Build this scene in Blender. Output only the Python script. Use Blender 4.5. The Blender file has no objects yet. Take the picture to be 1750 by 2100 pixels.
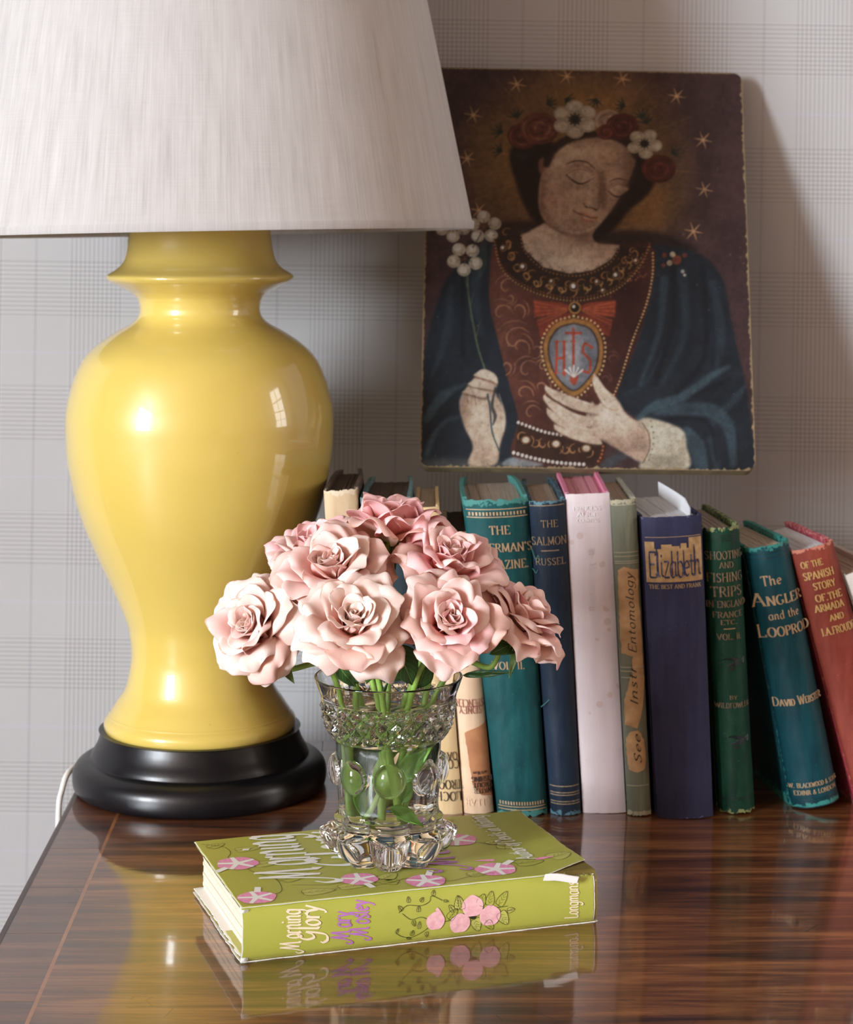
import bpy, bmesh, math, random
import numpy as np
from mathutils import Vector, Matrix, noise as mnoise

# ------------------------------------------------------------------ camera, world, light
S = bpy.context.scene
F = 4200.0                 # focal length in pixels of the 1750 x 2100 frame
TZ = 0.75                  # table top height
EYE = TZ + 0.418
CAMD = 1.67                # camera to the world origin
cam_d = bpy.data.cameras.new('camera')
cam = bpy.data.objects.new('camera', cam_d)
S.collection.objects.link(cam)
cam.location = (0, -CAMD, EYE)
cam.rotation_euler = (math.pi/2, 0, 0)
cam_d.sensor_fit = 'HORIZONTAL'
cam_d.sensor_width = 36
cam_d.lens = 36*F/1750
cam_d.shift_y = -595/1750
cam_d.clip_start = 0.05
cam_d.dof.use_dof = True
cam_d.dof.focus_distance = 1.20
cam_d.dof.aperture_fstop = 19
S.camera = cam

W = bpy.data.worlds.new('sky'); S.world = W; W.use_nodes = True
W.node_tree.nodes['Background'].inputs[0].default_value = (0.80, 0.88, 1.0, 1)
W.node_tree.nodes['Background'].inputs[1].default_value = 0.8

def area_light(name, loc, rot, sx, sy, power, col):
    d = bpy.data.lights.new(name, 'AREA'); d.shape = 'RECTANGLE'
    d.size, d.size_y, d.energy, d.color = sx, sy, power, col
    o = bpy.data.objects.new(name, d); S.collection.objects.link(o)
    o.location = loc; o.rotation_euler = rot
    return o
XL, XR, YB, ZC = -4.00, 2.60, -6.20, 3.10        # room limits
WY = .067                                        # front of the papered wall
WIN1 = (-5.45, -3.65, 0.95, 2.85)                # y0 y1 z0 z1 in the left wall
WIN2 = (-1.05, -0.45, 0.95, 2.30)                # in the right wall
area_light('window_left_offscreen', (XL-0.06, (WIN1[0]+WIN1[1])/2, (WIN1[2]+WIN1[3])/2), (0, -math.pi/2, 0),
           WIN1[3]-WIN1[2], WIN1[1]-WIN1[0], 1010, (0.87, 0.93, 1.0))
area_light('window_right_offscreen', (XR+0.06, (WIN2[0]+WIN2[1])/2, (WIN2[2]+WIN2[3])/2), (0, math.pi/2, 0),
           WIN2[3]-WIN2[2], WIN2[1]-WIN2[0], 19, (1.0, 0.97, 0.95))
vs = S.view_settings
vs.view_transform = 'Standard'; vs.look = 'None'; vs.gamma = 1; vs.use_curve_mapping = False
vs.exposure = 0.0

# ------------------------------------------------------------------ helpers
R = random.Random(7)
def px(x, y, D):                       # a point at distance D from the camera plane, as seen at pixel x, y
    return Vector(((x-875)*D/F, D-CAMD, EYE-(y-455)*D/F))
def srgb(r, g, b):
    f = lambda c: (c/255/12.92) if c/255 <= .04045 else ((c/255+.055)/1.055)**2.4
    return (f(r), f(g), f(b), 1)
def tag(o, label, cat, group=None):
    o['label'] = label; o['category'] = cat
    if group: o['group'] = group
    return o
def thing(name, label, cat, loc, group=None):
    o = bpy.data.objects.new(name, None); S.collection.objects.link(o)
    o.location = loc; o.empty_display_size = .02
    return tag(o, label, cat, group)
def root_of(o):
    v = Vector((0, 0, 0))
    while o is not None:
        v += o.location; o = o.parent
    return v
def mesh_obj(name, verts, faces, mat, parent=None, smooth=False, autosm=None):
    """verts in world coordinates"""
    off = root_of(parent) if parent else Vector((0, 0, 0))
    me = bpy.data.meshes.new(name)
    me.from_pydata([(v[0]-off.x, v[1]-off.y, v[2]-off.z) for v in verts], [], [tuple(f) for f in faces])
    me.update()
    if mat is not None: me.materials.append(mat)
    if smooth:
        me.polygons.foreach_set('use_smooth', [True]*len(me.polygons))
        if autosm: me.set_sharp_from_angle(angle=math.radians(autosm))
    o = bpy.data.objects.new(name, me); S.collection.objects.link(o)
    o.parent = parent
    return o
def recalc(o):
    bm = bmesh.new(); bm.from_mesh(o.data)
    bmesh.ops.recalc_face_normals(bm, faces=bm.faces); bm.to_mesh(o.data); bm.free()
    return o
class MB:
    def __init__(s): s.v = []; s.f = []
    def box(s, a, b):
        n = len(s.v)
        for z in (a[2], b[2]):
            for x, y in ((a[0], a[1]), (b[0], a[1]), (b[0], b[1]), (a[0], b[1])): s.v.append((x, y, z))
        s.f += [(n, n+3, n+2, n+1), (n+4, n+5, n+6, n+7)] + [(n+i, n+(i+1) % 4, n+4+(i+1) % 4, n+4+i) for i in range(4)]
        return s
    def hexa(s, p):                    # 8 points: bottom ring 0-3, top ring 4-7
        n = len(s.v); s.v += [tuple(q) for q in p]
        s.f += [(n, n+3, n+2, n+1), (n+4, n+5, n+6, n+7)] + [(n+i, n+(i+1) % 4, n+4+(i+1) % 4, n+4+i) for i in range(4)]
        return s
    def grid(s, nu, nv, fn, wrap=False):
        n = len(s.v)
        for j in range(nv):
            for i in range(nu): s.v.append(tuple(fn(i, j)))
        for j in range(nv-1):
            for i in range(nu if wrap else nu-1):
                k = (i+1) % nu
                s.f.append((n+j*nu+i, n+j*nu+k, n+(j+1)*nu+k, n+(j+1)*nu+i))
        return s
    def lathe(s, c, prof, n=64, cap0=False, cap1=False):
        b = len(s.v)
        s.grid(n, len(prof), lambda i, j: (c[0]+prof[j][0]*math.cos(2*math.pi*i/n), c[1]+prof[j][0]*math.sin(2*math.pi*i/n), c[2]+prof[j][1]), True)
        if cap0: s.f.append(tuple(b+i for i in reversed(range(n))))
        if cap1: s.f.append(tuple(b+(len(prof)-1)*n+i for i in range(n)))
        return s
    def tube(s, pts, rad, n=8, caps=True):
        pts = [Vector(p) for p in pts]; b = len(s.v); m = len(pts)
        up = Vector((0, 0, 1)); t0 = (pts[1]-pts[0]).normalized()
        if abs(t0.dot(up)) > .95: up = Vector((1, 0, 0))
        x = t0.cross(up).normalized()
        for j, p in enumerate(pts):
            t = (pts[min(j+1, m-1)]-pts[max(j-1, 0)]).normalized()
            x = (x - t*x.dot(t)).normalized(); y = t.cross(x)
            r = rad[j] if isinstance(rad, (list, tuple)) else rad
            for i in range(n):
                a = 2*math.pi*i/n
                s.v.append(tuple(p + x*(r*math.cos(a)) + y*(r*math.sin(a))))
        for j in range(m-1):
            for i in range(n):
                k = (i+1) % n
                s.f.append((b+j*n+i, b+j*n+k, b+(j+1)*n+k, b+(j+1)*n+i))
        if caps:
            s.f.append(tuple(b+i for i in reversed(range(n)))); s.f.append(tuple(b+(m-1)*n+i for i in range(n)))
        return s
    def build(s, name, mat, parent=None, smooth=False, autosm=None):
        return mesh_obj(name, s.v, s.f, mat, parent, smooth, autosm)
def crom(pts, n=8):
    """Catmull-Rom through points (any dimension)"""
    P = [np.array(p, float) for p in pts]
    if len(P) < 3:
        return [P[0]+(P[-1]-P[0])*i/n for i in range(n+1)]
    P = [2*P[0]-P[1]] + P + [2*P[-1]-P[-2]]
    out = []
    for k in range(1, len(P)-2):
        a, b, c, d = P[k-1:k+3]
        for i in range(n):
            t = i/n
            out.append(.5*((2*b)+(-a+c)*t+(2*a-5*b+4*c-d)*t*t+(-a+3*b-3*c+d)*t**3))
    out.append(P[-2]); return out
def lerp(a, b, t): return a+(b-a)*t
def interp(tab, x):
    return float(np.interp(x, [p[0] for p in tab], [p[1] for p in tab]))

# ------------------------------------------------------------------ materials
class NT:
    def __init__(s, name):
        s.m = bpy.data.materials.new(name); s.m.use_nodes = True
        s.t = s.m.node_tree; s.b = s.t.nodes['Principled BSDF']; s.out = s.t.nodes['Material Output']
    def n(s, typ, ins=None, **kw):
        nd = s.t.nodes.new(typ)
        for k, v in kw.items(): setattr(nd, k, v)
        for k, v in (ins or {}).items():
            if isinstance(v, bpy.types.NodeSocket): s.t.links.new(v, nd.inputs[k])
            else: nd.inputs[k].default_value = v
        return nd
    def set(s, **kw):
        for k, v in kw.items():
            k = k.replace('_', ' ')
            if isinstance(v, bpy.types.NodeSocket): s.t.links.new(v, s.b.inputs[k])
            else: s.b.inputs[k].default_value = v
        return s
    def coord(s, kind='Object'):
        return s.n('ShaderNodeTexCoord').outputs[kind]
    def math(s, op, a, b=0.0, c=0.0):
        return s.n('ShaderNodeMath', {0: a, 1: b, 2: c}, operation=op).outputs[0]
    def noise(s, vec, scale, detail=3, rough=.5, dist=0.0):
        return s.n('ShaderNodeTexNoise', {'Vector': vec, 'Scale': scale, 'Detail': detail, 'Roughness': rough, 'Distortion': dist}).outputs['Fac']
    def mapping(s, vec, scale=(1, 1, 1), rot=(0, 0, 0), loc=(0, 0, 0)):
        return s.n('ShaderNodeMapping', {'Vector': vec, 'Scale': scale, 'Rotation': rot, 'Location': loc}).outputs[0]
    def ramp(s, fac, stops):
        r = s.n('ShaderNodeValToRGB', {'Fac': fac}); e = r.color_ramp.elements
        while len(e) < len(stops): e.new(.5)
        for el, (p, c) in zip(e, stops): el.position = p; el.color = c
        return r.outputs['Color']
    def mix(s, fac, a, b, typ='MIX'):
        nd = s.n('ShaderNodeMix', data_type='RGBA', blend_type=typ)
        for k, v in ((0, fac), (6, a), (7, b)):
            if isinstance(v, bpy.types.NodeSocket): s.t.links.new(v, nd.inputs[k])
            else: nd.inputs[k].default_value = v
        return nd.outputs[2]
    def bump(s, h, strength=.2, dist=.001):
        return s.n('ShaderNodeBump', {'Height': h, 'Strength': strength, 'Distance': dist}).outputs[0]
    def attr(s, name, out='Fac'):
        return s.n('ShaderNodeAttribute', attribute_name=name).outputs[out]
def flat(name, col, rough=.6, **kw):
    t = NT(name); t.set(Base_Color=col, Roughness=rough, **kw); return t.m
def mottled(name, c1, c2, scale=60, rough=.6, bump=.1, bscale=400, bdist=.0004, **kw):
    t = NT(name); c = t.coord()
    n = t.noise(c, scale, 4)
    t.set(Base_Color=t.ramp(n, [(.3, c1), (.7, c2)]), Roughness=rough, **kw)
    if bump: t.set(Normal=t.bump(t.noise(c, bscale, 2), bump, bdist))
    return t.m
def float_attr(o, name, vals):
    a = o.data.attributes.new(name, 'FLOAT', 'POINT'); a.data.foreach_set('value', np.asarray(vals, np.float32))
# ------------------------------------------------------------------ room shell
def struct(o): o['kind'] = 'structure'; return o
def wallpaper():
    t = NT('plaid_wallpaper'); c = t.coord()
    c = t.mapping(c, rot=(0, math.radians(-.9), 0))
    sep = t.n('ShaderNodeSeparateXYZ', {0: c})
    def bands(v, period, blk0, blkw, line_off):
        ph = t.math('FRACT', t.math('DIVIDE', t.math('SUBTRACT', v, blk0), period))
        inb = t.math('LESS_THAN', ph, blkw/period)
        w1 = t.math('MULTIPLY_ADD', t.math('SINE', t.math('MULTIPLY', v, 2*math.pi/.00376)), .5, .5)
        w2 = t.math('MULTIPLY_ADD', t.math('SINE', t.math('MULTIPLY', v, 2*math.pi/.00188)), .5, .5)
        d = t.math('ADD', t.math('MULTIPLY', t.math('MULTIPLY', w1, inb), .17),
                   t.math('MULTIPLY', t.math('MULTIPLY', w2, t.math('SUBTRACT', 1.0, inb)), .10))
        ln = t.math('COMPARE', ph, line_off/period, .0011/period)
        return d, ln
    dx, lx = bands(sep.outputs[0], .1024, -.321, .0466, .0745)
    dz, lz = bands(sep.outputs[2], .1058, 1.0833, .0466, .0747)
    tot = t.math('SUBTRACT', 1.0, t.math('ADD', dx, dz))
    big = t.noise(c, 9, 2)
    base = t.mix(big, srgb(178, 179, 180), srgb(186, 186, 187))
    dark = t.mix(1.0, base, t.n('ShaderNodeCombineColor', {0: tot, 1: tot, 2: tot}).outputs[0], 'MULTIPLY')
    warm = t.mix(t.math('MULTIPLY', t.math('SUBTRACT', 1.0, tot), 1.2), dark, srgb(146, 139, 135))
    col = t.mix(t.math('MULTIPLY', lx, .22), warm, srgb(120, 112, 130))
    col = t.mix(t.math('MULTIPLY', lz, .22), col, srgb(172, 174, 196))
    t.set(Base_Color=col, Roughness=.75)
    return t.m
plaster = mottled('plaster_paint', srgb(146, 118, 96), srgb(154, 126, 103), 8, .8, 0)
M_wood_floor = mottled('floor_boards', srgb(80, 56, 40), srgb(100, 72, 50), 14, .5, 0)
white_paint = flat('white_gloss_paint', srgb(226, 222, 214), .4)
struct(MB().box((XL-.15, WY, 0), (XR+.15, WY+.12, ZC)).build('wall_back', wallpaper()))
struct(MB().box((XL-.15, YB-.12, 0), (XR+.15, YB, ZC)).build('wall_front', plaster))
struct(MB().box((XL-.15, YB-.12, -.1), (XR+.15, WY+.12, 0)).build('floor', M_wood_floor))
struct(MB().box((XL-.15, YB-.12, ZC), (XR+.15, WY+.12, ZC+.1)).build('ceiling', plaster))
def side_wall(name, x0, x1, w):
    m = MB()
    m.box((x0, YB, 0), (x1, w[0], ZC)); m.box((x0, w[1], 0), (x1, WY, ZC))
    m.box((x0, w[0], 0), (x1, w[1], w[2])); m.box((x0, w[0], w[3]), (x1, w[1], ZC))
    struct(m.build(name, plaster))
side_wall('wall_left', XL-.12, XL, WIN1); side_wall('wall_right', XR, XR+.12, WIN2)
def window(name, x0, x1, w, ncol, nrow):
    m = MB(); y0, y1, z0, z1 = w; b = .035
    m.box((x0, y0, z0), (x1, y0+b, z1)); m.box((x0, y1-b, z0), (x1, y1, z1))
    m.box((x0, y0+b, z0), (x1, y1-b, z0+b)); m.box((x0, y0+b, z1-b), (x1, y1-b, z1))
    f = struct(m.build(name, white_paint))
    xm = (x0+x1)/2
    for i in range(1, ncol):
        y = lerp(y0, y1, i/ncol); MB().box((xm-.014, y-.011, z0+b), (xm+.014, y+.011, z1-b)).build('glazing_bar', white_paint, f)
    for j in range(1, nrow):
        z = lerp(z0, z1, j/nrow); h = .022 if j*2 == nrow else .011
        MB().box((xm-.013, y0+b, z-h), (xm+.013, y1-b, z+h)).build('glazing_bar', white_paint, f)
    return f
window('window_1', XL-.05, XL+.02, WIN1, 3, 4)
window('window_2', XR-.02, XR+.05, WIN2, 2, 4)
struct(MB().box((XL, WY-.018, 0), (XR, WY, .12)).build('baseboard_back', white_paint))

# ------------------------------------------------------------------ table
def mahogany(name, c_dark, c_mid, c_light, gscale, seed):
    t = NT(name); c = t.coord()
    rnd = t.n('ShaderNodeObjectInfo').outputs['Random']
    off = t.n('ShaderNodeCombineXYZ', {0: t.math('MULTIPLY', rnd, 7.0), 1: t.math('MULTIPLY', rnd, 3.0), 2: seed}).outputs[0]
    c2 = t.n('ShaderNodeVectorMath', {0: c, 1: off}, operation='ADD').outputs[0]
    g1 = t.noise(t.mapping(c2, scale=(1.2, 16, 1)), gscale, 6, .62, .6)
    g2 = t.noise(t.mapping(c2, scale=(5, 190, 1)), gscale, 3, .6)
    g3 = t.noise(t.mapping(c2, scale=(2.0, 4.5, 1)), 2.2, 3)
    g = t.math('ADD', t.math('MULTIPLY', g1, .62), t.math('ADD', t.math('MULTIPLY', g2, .2), t.math('MULTIPLY', g3, .2)))
    col = t.ramp(g, [(.38, c_dark), (.52, c_mid), (.68, c_light)])
    pores = t.noise(t.mapping(c2, scale=(26, 700, 1)), 3, 2, .7)
    col = t.mix(t.math('MULTIPLY', t.math('GREATER_THAN', pores, .66), .45), col, c_dark)
    # scratches and old knocks
    sc = t.n('ShaderNodeTexVoronoi', {'Vector': t.mapping(c2, scale=(14, 40, 1), rot=(0, 0, .5)), 'Scale': 2.2}, feature='DISTANCE_TO_EDGE').outputs['Distance']
    sm = t.math('MULTIPLY', t.math('LESS_THAN', sc, .012), t.math('GREATER_THAN', t.noise(c2, 11, 2), .62))
    col = t.mix(t.math('MULTIPLY', sm, .5), col, srgb(24, 12, 8))
    smear = t.noise(t.mapping(c2, scale=(3, 7, 1)), 5, 4, .6)
    t.set(Base_Color=col, Roughness=.42, Coat_Weight=1.0, Coat_IOR=1.62,
          Coat_Roughness=t.math('MULTIPLY_ADD', smear, .07, .02))
    t.set(Normal=t.bump(g2, .12, .0004)); t.set(Coat_Normal=t.bump(t.noise(t.mapping(c2, scale=(6, 20, 1)), 4, 2), .045, .0015))
    return t.m
M_field = mahogany('mahogany_veneer', srgb(44, 21, 11), srgb(108, 62, 32), srgb(172, 114, 66), 5.0, .0)
M_band = mahogany('mahogany_crossband', srgb(52, 25, 15), srgb(98, 55, 33), srgb(146, 94, 60), 4.0, 5.0)
M_edge = mottled('mahogany_edge', srgb(34, 17, 10), srgb(58, 31, 18), 30, .38, .05)
M_inlay = mottled('boxwood_inlay', srgb(150, 92, 48), srgb(176, 116, 64), 90, .35, 0, Coat_Weight=1.0)
th = math.radians(1.45)
tdir = Vector((math.sin(th), -math.cos(th), 0))        # along the left edge, towards the viewer
rdir = Vector((1, 0, 0))         # along the back edge, to the right
T0 = Vector((-.2655, -.012, TZ))                       # back left corner of the top
TL_, TW_ = .86, 1.35
def tp(a, b, z=0.0): return T0 + rdir*a + tdir*b + Vector((0, 0, z))   # a right from the left edge, b forward from the back
table = thing('writing_table', 'polished dark mahogany table with crossbanded edge and thin inlay line', 'table', (tp(TW_/2, TL_/2).x, tp(TW_/2, TL_/2).y, 0))
def slab(m, a0, a1, b0, b1, z0, z1):
    return m.hexa([tp(a0, b0, z0), tp(a0, b1, z0), tp(a1, b1, z0), tp(a1, b0, z0), tp(a0, b0, z1), tp(a0, b1, z1), tp(a1, b1, z1), tp(a1, b0, z1)])
BW = .041
m = MB(); e = .006
prof = [(0, -.032), (.0, -.009), (.0012, -.004), (.0035, -.0012), (.007, 0)]
ring = lambda k: [tp(prof[k][0], prof[k][0], prof[k][1]), tp(prof[k][0], TL_-prof[k][0], prof[k][1]), tp(TW_-prof[k][0], TL_-prof[k][0], prof[k][1]), tp(TW_-prof[k][0], prof[k][0], prof[k][1])]
for k in range(len(prof)): m.v += [tuple(p) for p in ring(k)]
for k in range(len(prof)-1):
    for i in range(4): m.f.append((k*4+i, k*4+(i+1) % 4, k*4+4+(i+1) % 4, k*4+4+i))
m.f.append((3, 2, 1, 0))
recalc(m.build('edge_moulding', M_edge, table, True, 40))
slab(MB(), BW+.0022, TW_-BW-.0022, BW+.0022, TL_-BW-.0022, -.006, 0).build('field_veneer', M_field, table)
for a0, a1, b0, b1 in ((BW, BW+.0022, BW, TL_-BW), (TW_-BW-.0022, TW_-BW, BW, TL_-BW), (BW+.0022, TW_-BW-.0022, BW, BW+.0022), (BW+.0022, TW_-BW-.0022, TL_-BW-.0022, TL_-BW)):
    slab(MB(), a0, a1, b0, b1, -.006, .0).build('inlay_line', M_inlay, table)
cuts = [.007, .135, .234, .292, .372, .455, .56, .70, TL_-.007]
for b0, b1 in zip(cuts, cuts[1:]):
    slab(MB(), .007, BW, b0+.0002, b1-.0002, -.006, 0).build('crossband_strip', M_band, table)
    slab(MB(), TW_-BW, TW_-.007, b0+.0002, b1-.0002, -.006, 0).build('crossband_strip', M_band, table)
nb = 9
for k in range(nb):
    a0, a1 = lerp(BW, TW_-BW, k/nb), lerp(BW, TW_-BW, (k+1)/nb)
    slab(MB(), a0+.0002, a1-.0002, .007, BW, -.006, 0).build('crossband_strip', M_band, table)
    slab(MB(), a0+.0002, a1-.0002, TL_-BW, TL_-.007, -.006, 0).build('crossband_strip', M_band, table)
ap = MB(); slab(ap, .03, TW_-.03, .03, TL_-.03, -.13, -.032); ap.build('apron', M_edge, table)
for a in (.06, TW_-.06):
    for b in (.06, TL_-.06):
        p = tp(a, b); MB().lathe((p.x, p.y, 0), [(.014, 0), (.02, .02), (.017, .05), (.022, .3), (.027, .55), (.032, .6), (.027, .615), (.03, .63)], 24, True, True).build('leg', M_edge, table, True, 40)

# ------------------------------------------------------------------ lamp
LD = 1.521
LC = px(410.5, 455, LD); LX, LY = LC.x, LC.y
def lz(y): return .418-(y-455)*LD/F
def lr(hw): return hw*LD/F
lamp = thing('table_lamp', 'yellow glazed ceramic baluster table lamp on black turned base with linen shade', 'lamp', (LX, LY, TZ))
t = NT('yellow_glaze'); c = t.coord()
v = t.noise(c, 14, 3); sp = t.noise(c, 240, 1)
col = t.mix(v, srgb(206, 180, 84), srgb(214, 190, 102))
col = t.mix(t.math('MULTIPLY', t.math('GREATER_THAN', sp, .80), .35), col, srgb(170, 128, 50))
t.set(Base_Color=col, Roughness=.32, Coat_Weight=1.0, Coat_Roughness=.025, Coat_IOR=1.5, Subsurface_Weight=0.0)
t.set(Coat_Normal=t.bump(t.noise(c, 30, 2), .05, .002))
M_glaze = t.m
t = NT('black_lacquer_wood'); c = t.coord()
t.set(Base_Color=t.mix(t.noise(c, 60, 4), srgb(5, 6, 9), srgb(13, 14, 19)), Roughness=t.math('MULTIPLY_ADD', t.noise(c, 40, 4), .18, .24),
      Normal=t.bump(t.noise(t.mapping(c, scale=(60, 60, 8)), 6, 3), .08, .0005))
spk = t.noise(c, 320, 1)
M_black = t.m
bp = [(.088, 0), (.0915, .001), (.0932, .004), (.0938, .009), (.0932, .0145), (.0905, .019), (.0860, .0218), (.0820, .0228), (.0806, .0232),
      (.0802, .0242), (.0798, .0258), (.0785, .0285), (.0762, .0325), (.0742, .0375), (.0732, .0415), (.0726, .0432), (.071, .0438), (.03, .0438)]
bp = [tuple(p) for p in crom(bp, 3)]
MB().lathe((LX, LY, TZ), bp, 128, True).build('turned_base', M_black, lamp, True, 50)
sil = [(1490, 192), (1484, 195), (1474, 195.5), (1466, 192), (1460, 187), (1457, 185.5), (1454, 183), (1434, 170), (1408, 153), (1377, 145), (1340, 140), (1300, 143.5), (1268, 151), (1207, 176), (1138, 208), (1073, 236),
       (1009, 256), (936, 270), (880, 273.5), (847, 273), (812, 267), (766, 253), (730, 234), (702, 205), (679, 170), (663, 141), (649, 127), (635, 123), (621, 124.5),
       (610, 129), (602, 137), (596, 146), (585, 168), (576, 186), (570, 191), (565, 191), (561, 187), (550, 169), (536, 156.5), (514, 150), (493, 147), (472, 144), (440, 141), (415, 138), (405, 132), (402, 110), (402, 30)]
cp = [(lr(h), lz(y)) for y, h in sil]
cp = [(.03, .0440), (.068, .0436)] + [tuple(p) for p in crom(cp, 4)]
MB().lathe((LX, LY, TZ), cp, 160).build('ceramic_body', M_glaze, lamp, True, 60)
M_brass = flat('brass', srgb(190, 150, 80), .3, Metallic=1.0)
zt = lz(402)
MB().lathe((LX, LY, TZ), [(.045, zt), (.045, zt+.004), (.02, zt+.006), (.01, zt+.012), (.01, zt+.03)], 40, False, True).build('brass_cap', M_brass, lamp, True, 40)
MB().lathe((LX, LY, TZ), [(.016, zt+.03), (.018, zt+.034), (.018, zt+.075), (.015, zt+.08)], 32, True, True).build('bulb_socket', M_brass, lamp, True, 40)
MB().lathe((LX, LY, TZ), [(.012, zt+.08), (.014, zt+.095), (.026, zt+.118), (.030, zt+.138), (.026, zt+.157), (.012, zt+.169), (.001, zt+.171)], 40, True).build('bulb', flat('opal_glass', srgb(236, 234, 228), .25), lamp, True)
# shade: a leaning cone of linen
t = NT('natural_linen'); c = t.coord()
ang = t.n('ShaderNodeSeparateXYZ', {0: c})
th_ = t.math('ARCTAN2', ang.outputs[1], ang.outputs[0])
uv = t.n('ShaderNodeCombineXYZ', {0: t.math('MULTIPLY', th_, .2), 1: ang.outputs[2], 2: 0.0}).outputs[0]
slub = t.noise(t.mapping(uv, scale=(520, 9, 1)), 1.6, 4, .65)
slub2 = t.noise(t.mapping(uv, scale=(130, 16, 1)), 1.0, 3, .6)
weft = t.noise(t.mapping(uv, scale=(22, 1400, 1)), 1.0, 2, .6)
g = t.math('ADD', t.math('MULTIPLY', slub, .5), t.math('ADD', t.math('MULTIPLY', slub2, .38), t.math('MULTIPLY', weft, .12)))
t.set(Base_Color=t.ramp(g, [(.33, srgb(186, 184, 182)), (.46, srgb(205, 203, 202)), (.62, srgb(221, 220, 219))]), Roughness=.85,
      Sheen_Weight=.15, Normal=t.bump(g, .22, .0006))
tl = t.n('ShaderNodeBsdfTranslucent', {'Color': srgb(214, 204, 192)})
mx = t.n('ShaderNodeMixShader', {0: .30, 1: t.b.outputs[0], 2: tl.outputs[0]}); t.t.links.new(mx.outputs[0], t.out.inputs['Surface'])
M_linen = t.m
t = NT('shade_lining'); t.set(Base_Color=srgb(206, 202, 194), Roughness=.8)
tl = t.n('ShaderNodeBsdfTranslucent', {'Color': srgb(220, 212, 200)})
mx = t.n('ShaderNodeMixShader', {0: .45, 1: t.b.outputs[0], 2: tl.outputs[0]}); t.t.links.new(mx.outputs[0], t.out.inputs['Surface']); M_lining = t.m
def shade_pt(r, a, z):
    # rim plane leans a little: lower at the back left
    x, y = r*math.cos(a), r*math.sin(a)
    return (LX+x-(z-.4104)*.0185, LY+y+(z-.4104)*.0120, TZ+z+.0185*x-.0120*y)
R0, R1, Z0, H0 = .2030, .150, .4104, .288
m = MB(); NA = 160
m.grid(NA, 13, lambda i, j: shade_pt(lerp(R0, R1, j/12), 2*math.pi*i/NA, Z0+H0*j/12), True)
m.build('shade_fabric', M_linen, lamp, True)
m = MB()
m.grid(NA, 9, lambda i, j: shade_pt(lerp(R0, R1, j/8)-.0028, 2*math.pi*i/NA, Z0+.0006+H0*j/8), True)
m.build('shade_lining', M_lining, lamp, True)
def rim(zz, r):
    m = MB(); cs = [(0, -.0012), (.0006, .0), (.0006, .0045), (-.0028, .0045), (-.0034, 0), (-.0028, -.0012)]
    m.grid(NA, 7, lambda i, j: shade_pt(r+cs[j % 6][0], 2*math.pi*i/NA, zz+cs[j % 6][1]), True); return m
rim(Z0, R0).build('shade_rim', M_linen, lamp, True, 40); rim(Z0+H0-.004, R1+.0007).build('shade_rim', M_linen, lamp, True, 40)
m = MB()
for k in range(3):
    a = 2*math.pi*k/3+.4
    m.tube([shade_pt(R1-.002, a, Z0+H0-.012), shade_pt(.08, a, Z0+H0-.02), shade_pt(.012, a, Z0+H0-.03)], .0016, 8)
m.tube([(LX, LY, TZ+Z0+H0-.04), (LX, LY, TZ+Z0+H0-.02)], .012, 20)
for sx in (-1, 1):
    m.tube([(LX+sx*.012, LY, TZ+zt+.03), (LX+sx*.05, LY, TZ+zt+.07), (LX+sx*.052, LY, TZ+zt+.15), (LX+sx*.02, LY, TZ+Z0+H0-.045), (LX, LY, TZ+Z0+H0-.035)], .0016, 8)
m.build('harp_and_spider', M_brass, lamp, True)
MB().lathe((LX, LY, TZ+Z0+H0-.02), [(.006, 0), (.009, .006), (.006, .014), (.003, .02), (.0005, .022)], 24, True).build('finial', M_brass, lamp, True)
# flex over the table edge
pts = [(LX-.02, LY+.092, TZ+.0035), (LX-.062, LY+.080, TZ+.0035), (LX-.088, LY+.046, TZ+.0055), (LX-.0990, LY+.014, TZ+.0066), (LX-.1030, LY+.002, TZ-.005), (LX-.1046, LY-.003, TZ-.022), (LX-.1050, LY-.003, TZ-.09), (LX-.108, LY+.01, TZ-.3), (LX-.12, LY+.05, TZ-.6), (LX-.13, LY+.08, TZ-.746)]
o = MB().tube([Vector(p) for p in crom(pts, 8)], .0022, 10).build('flex_cord', flat('white_flex', srgb(224, 222, 216), .4), lamp, True)
o['label'] = 'white electric cord trailing over the table edge'
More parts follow.
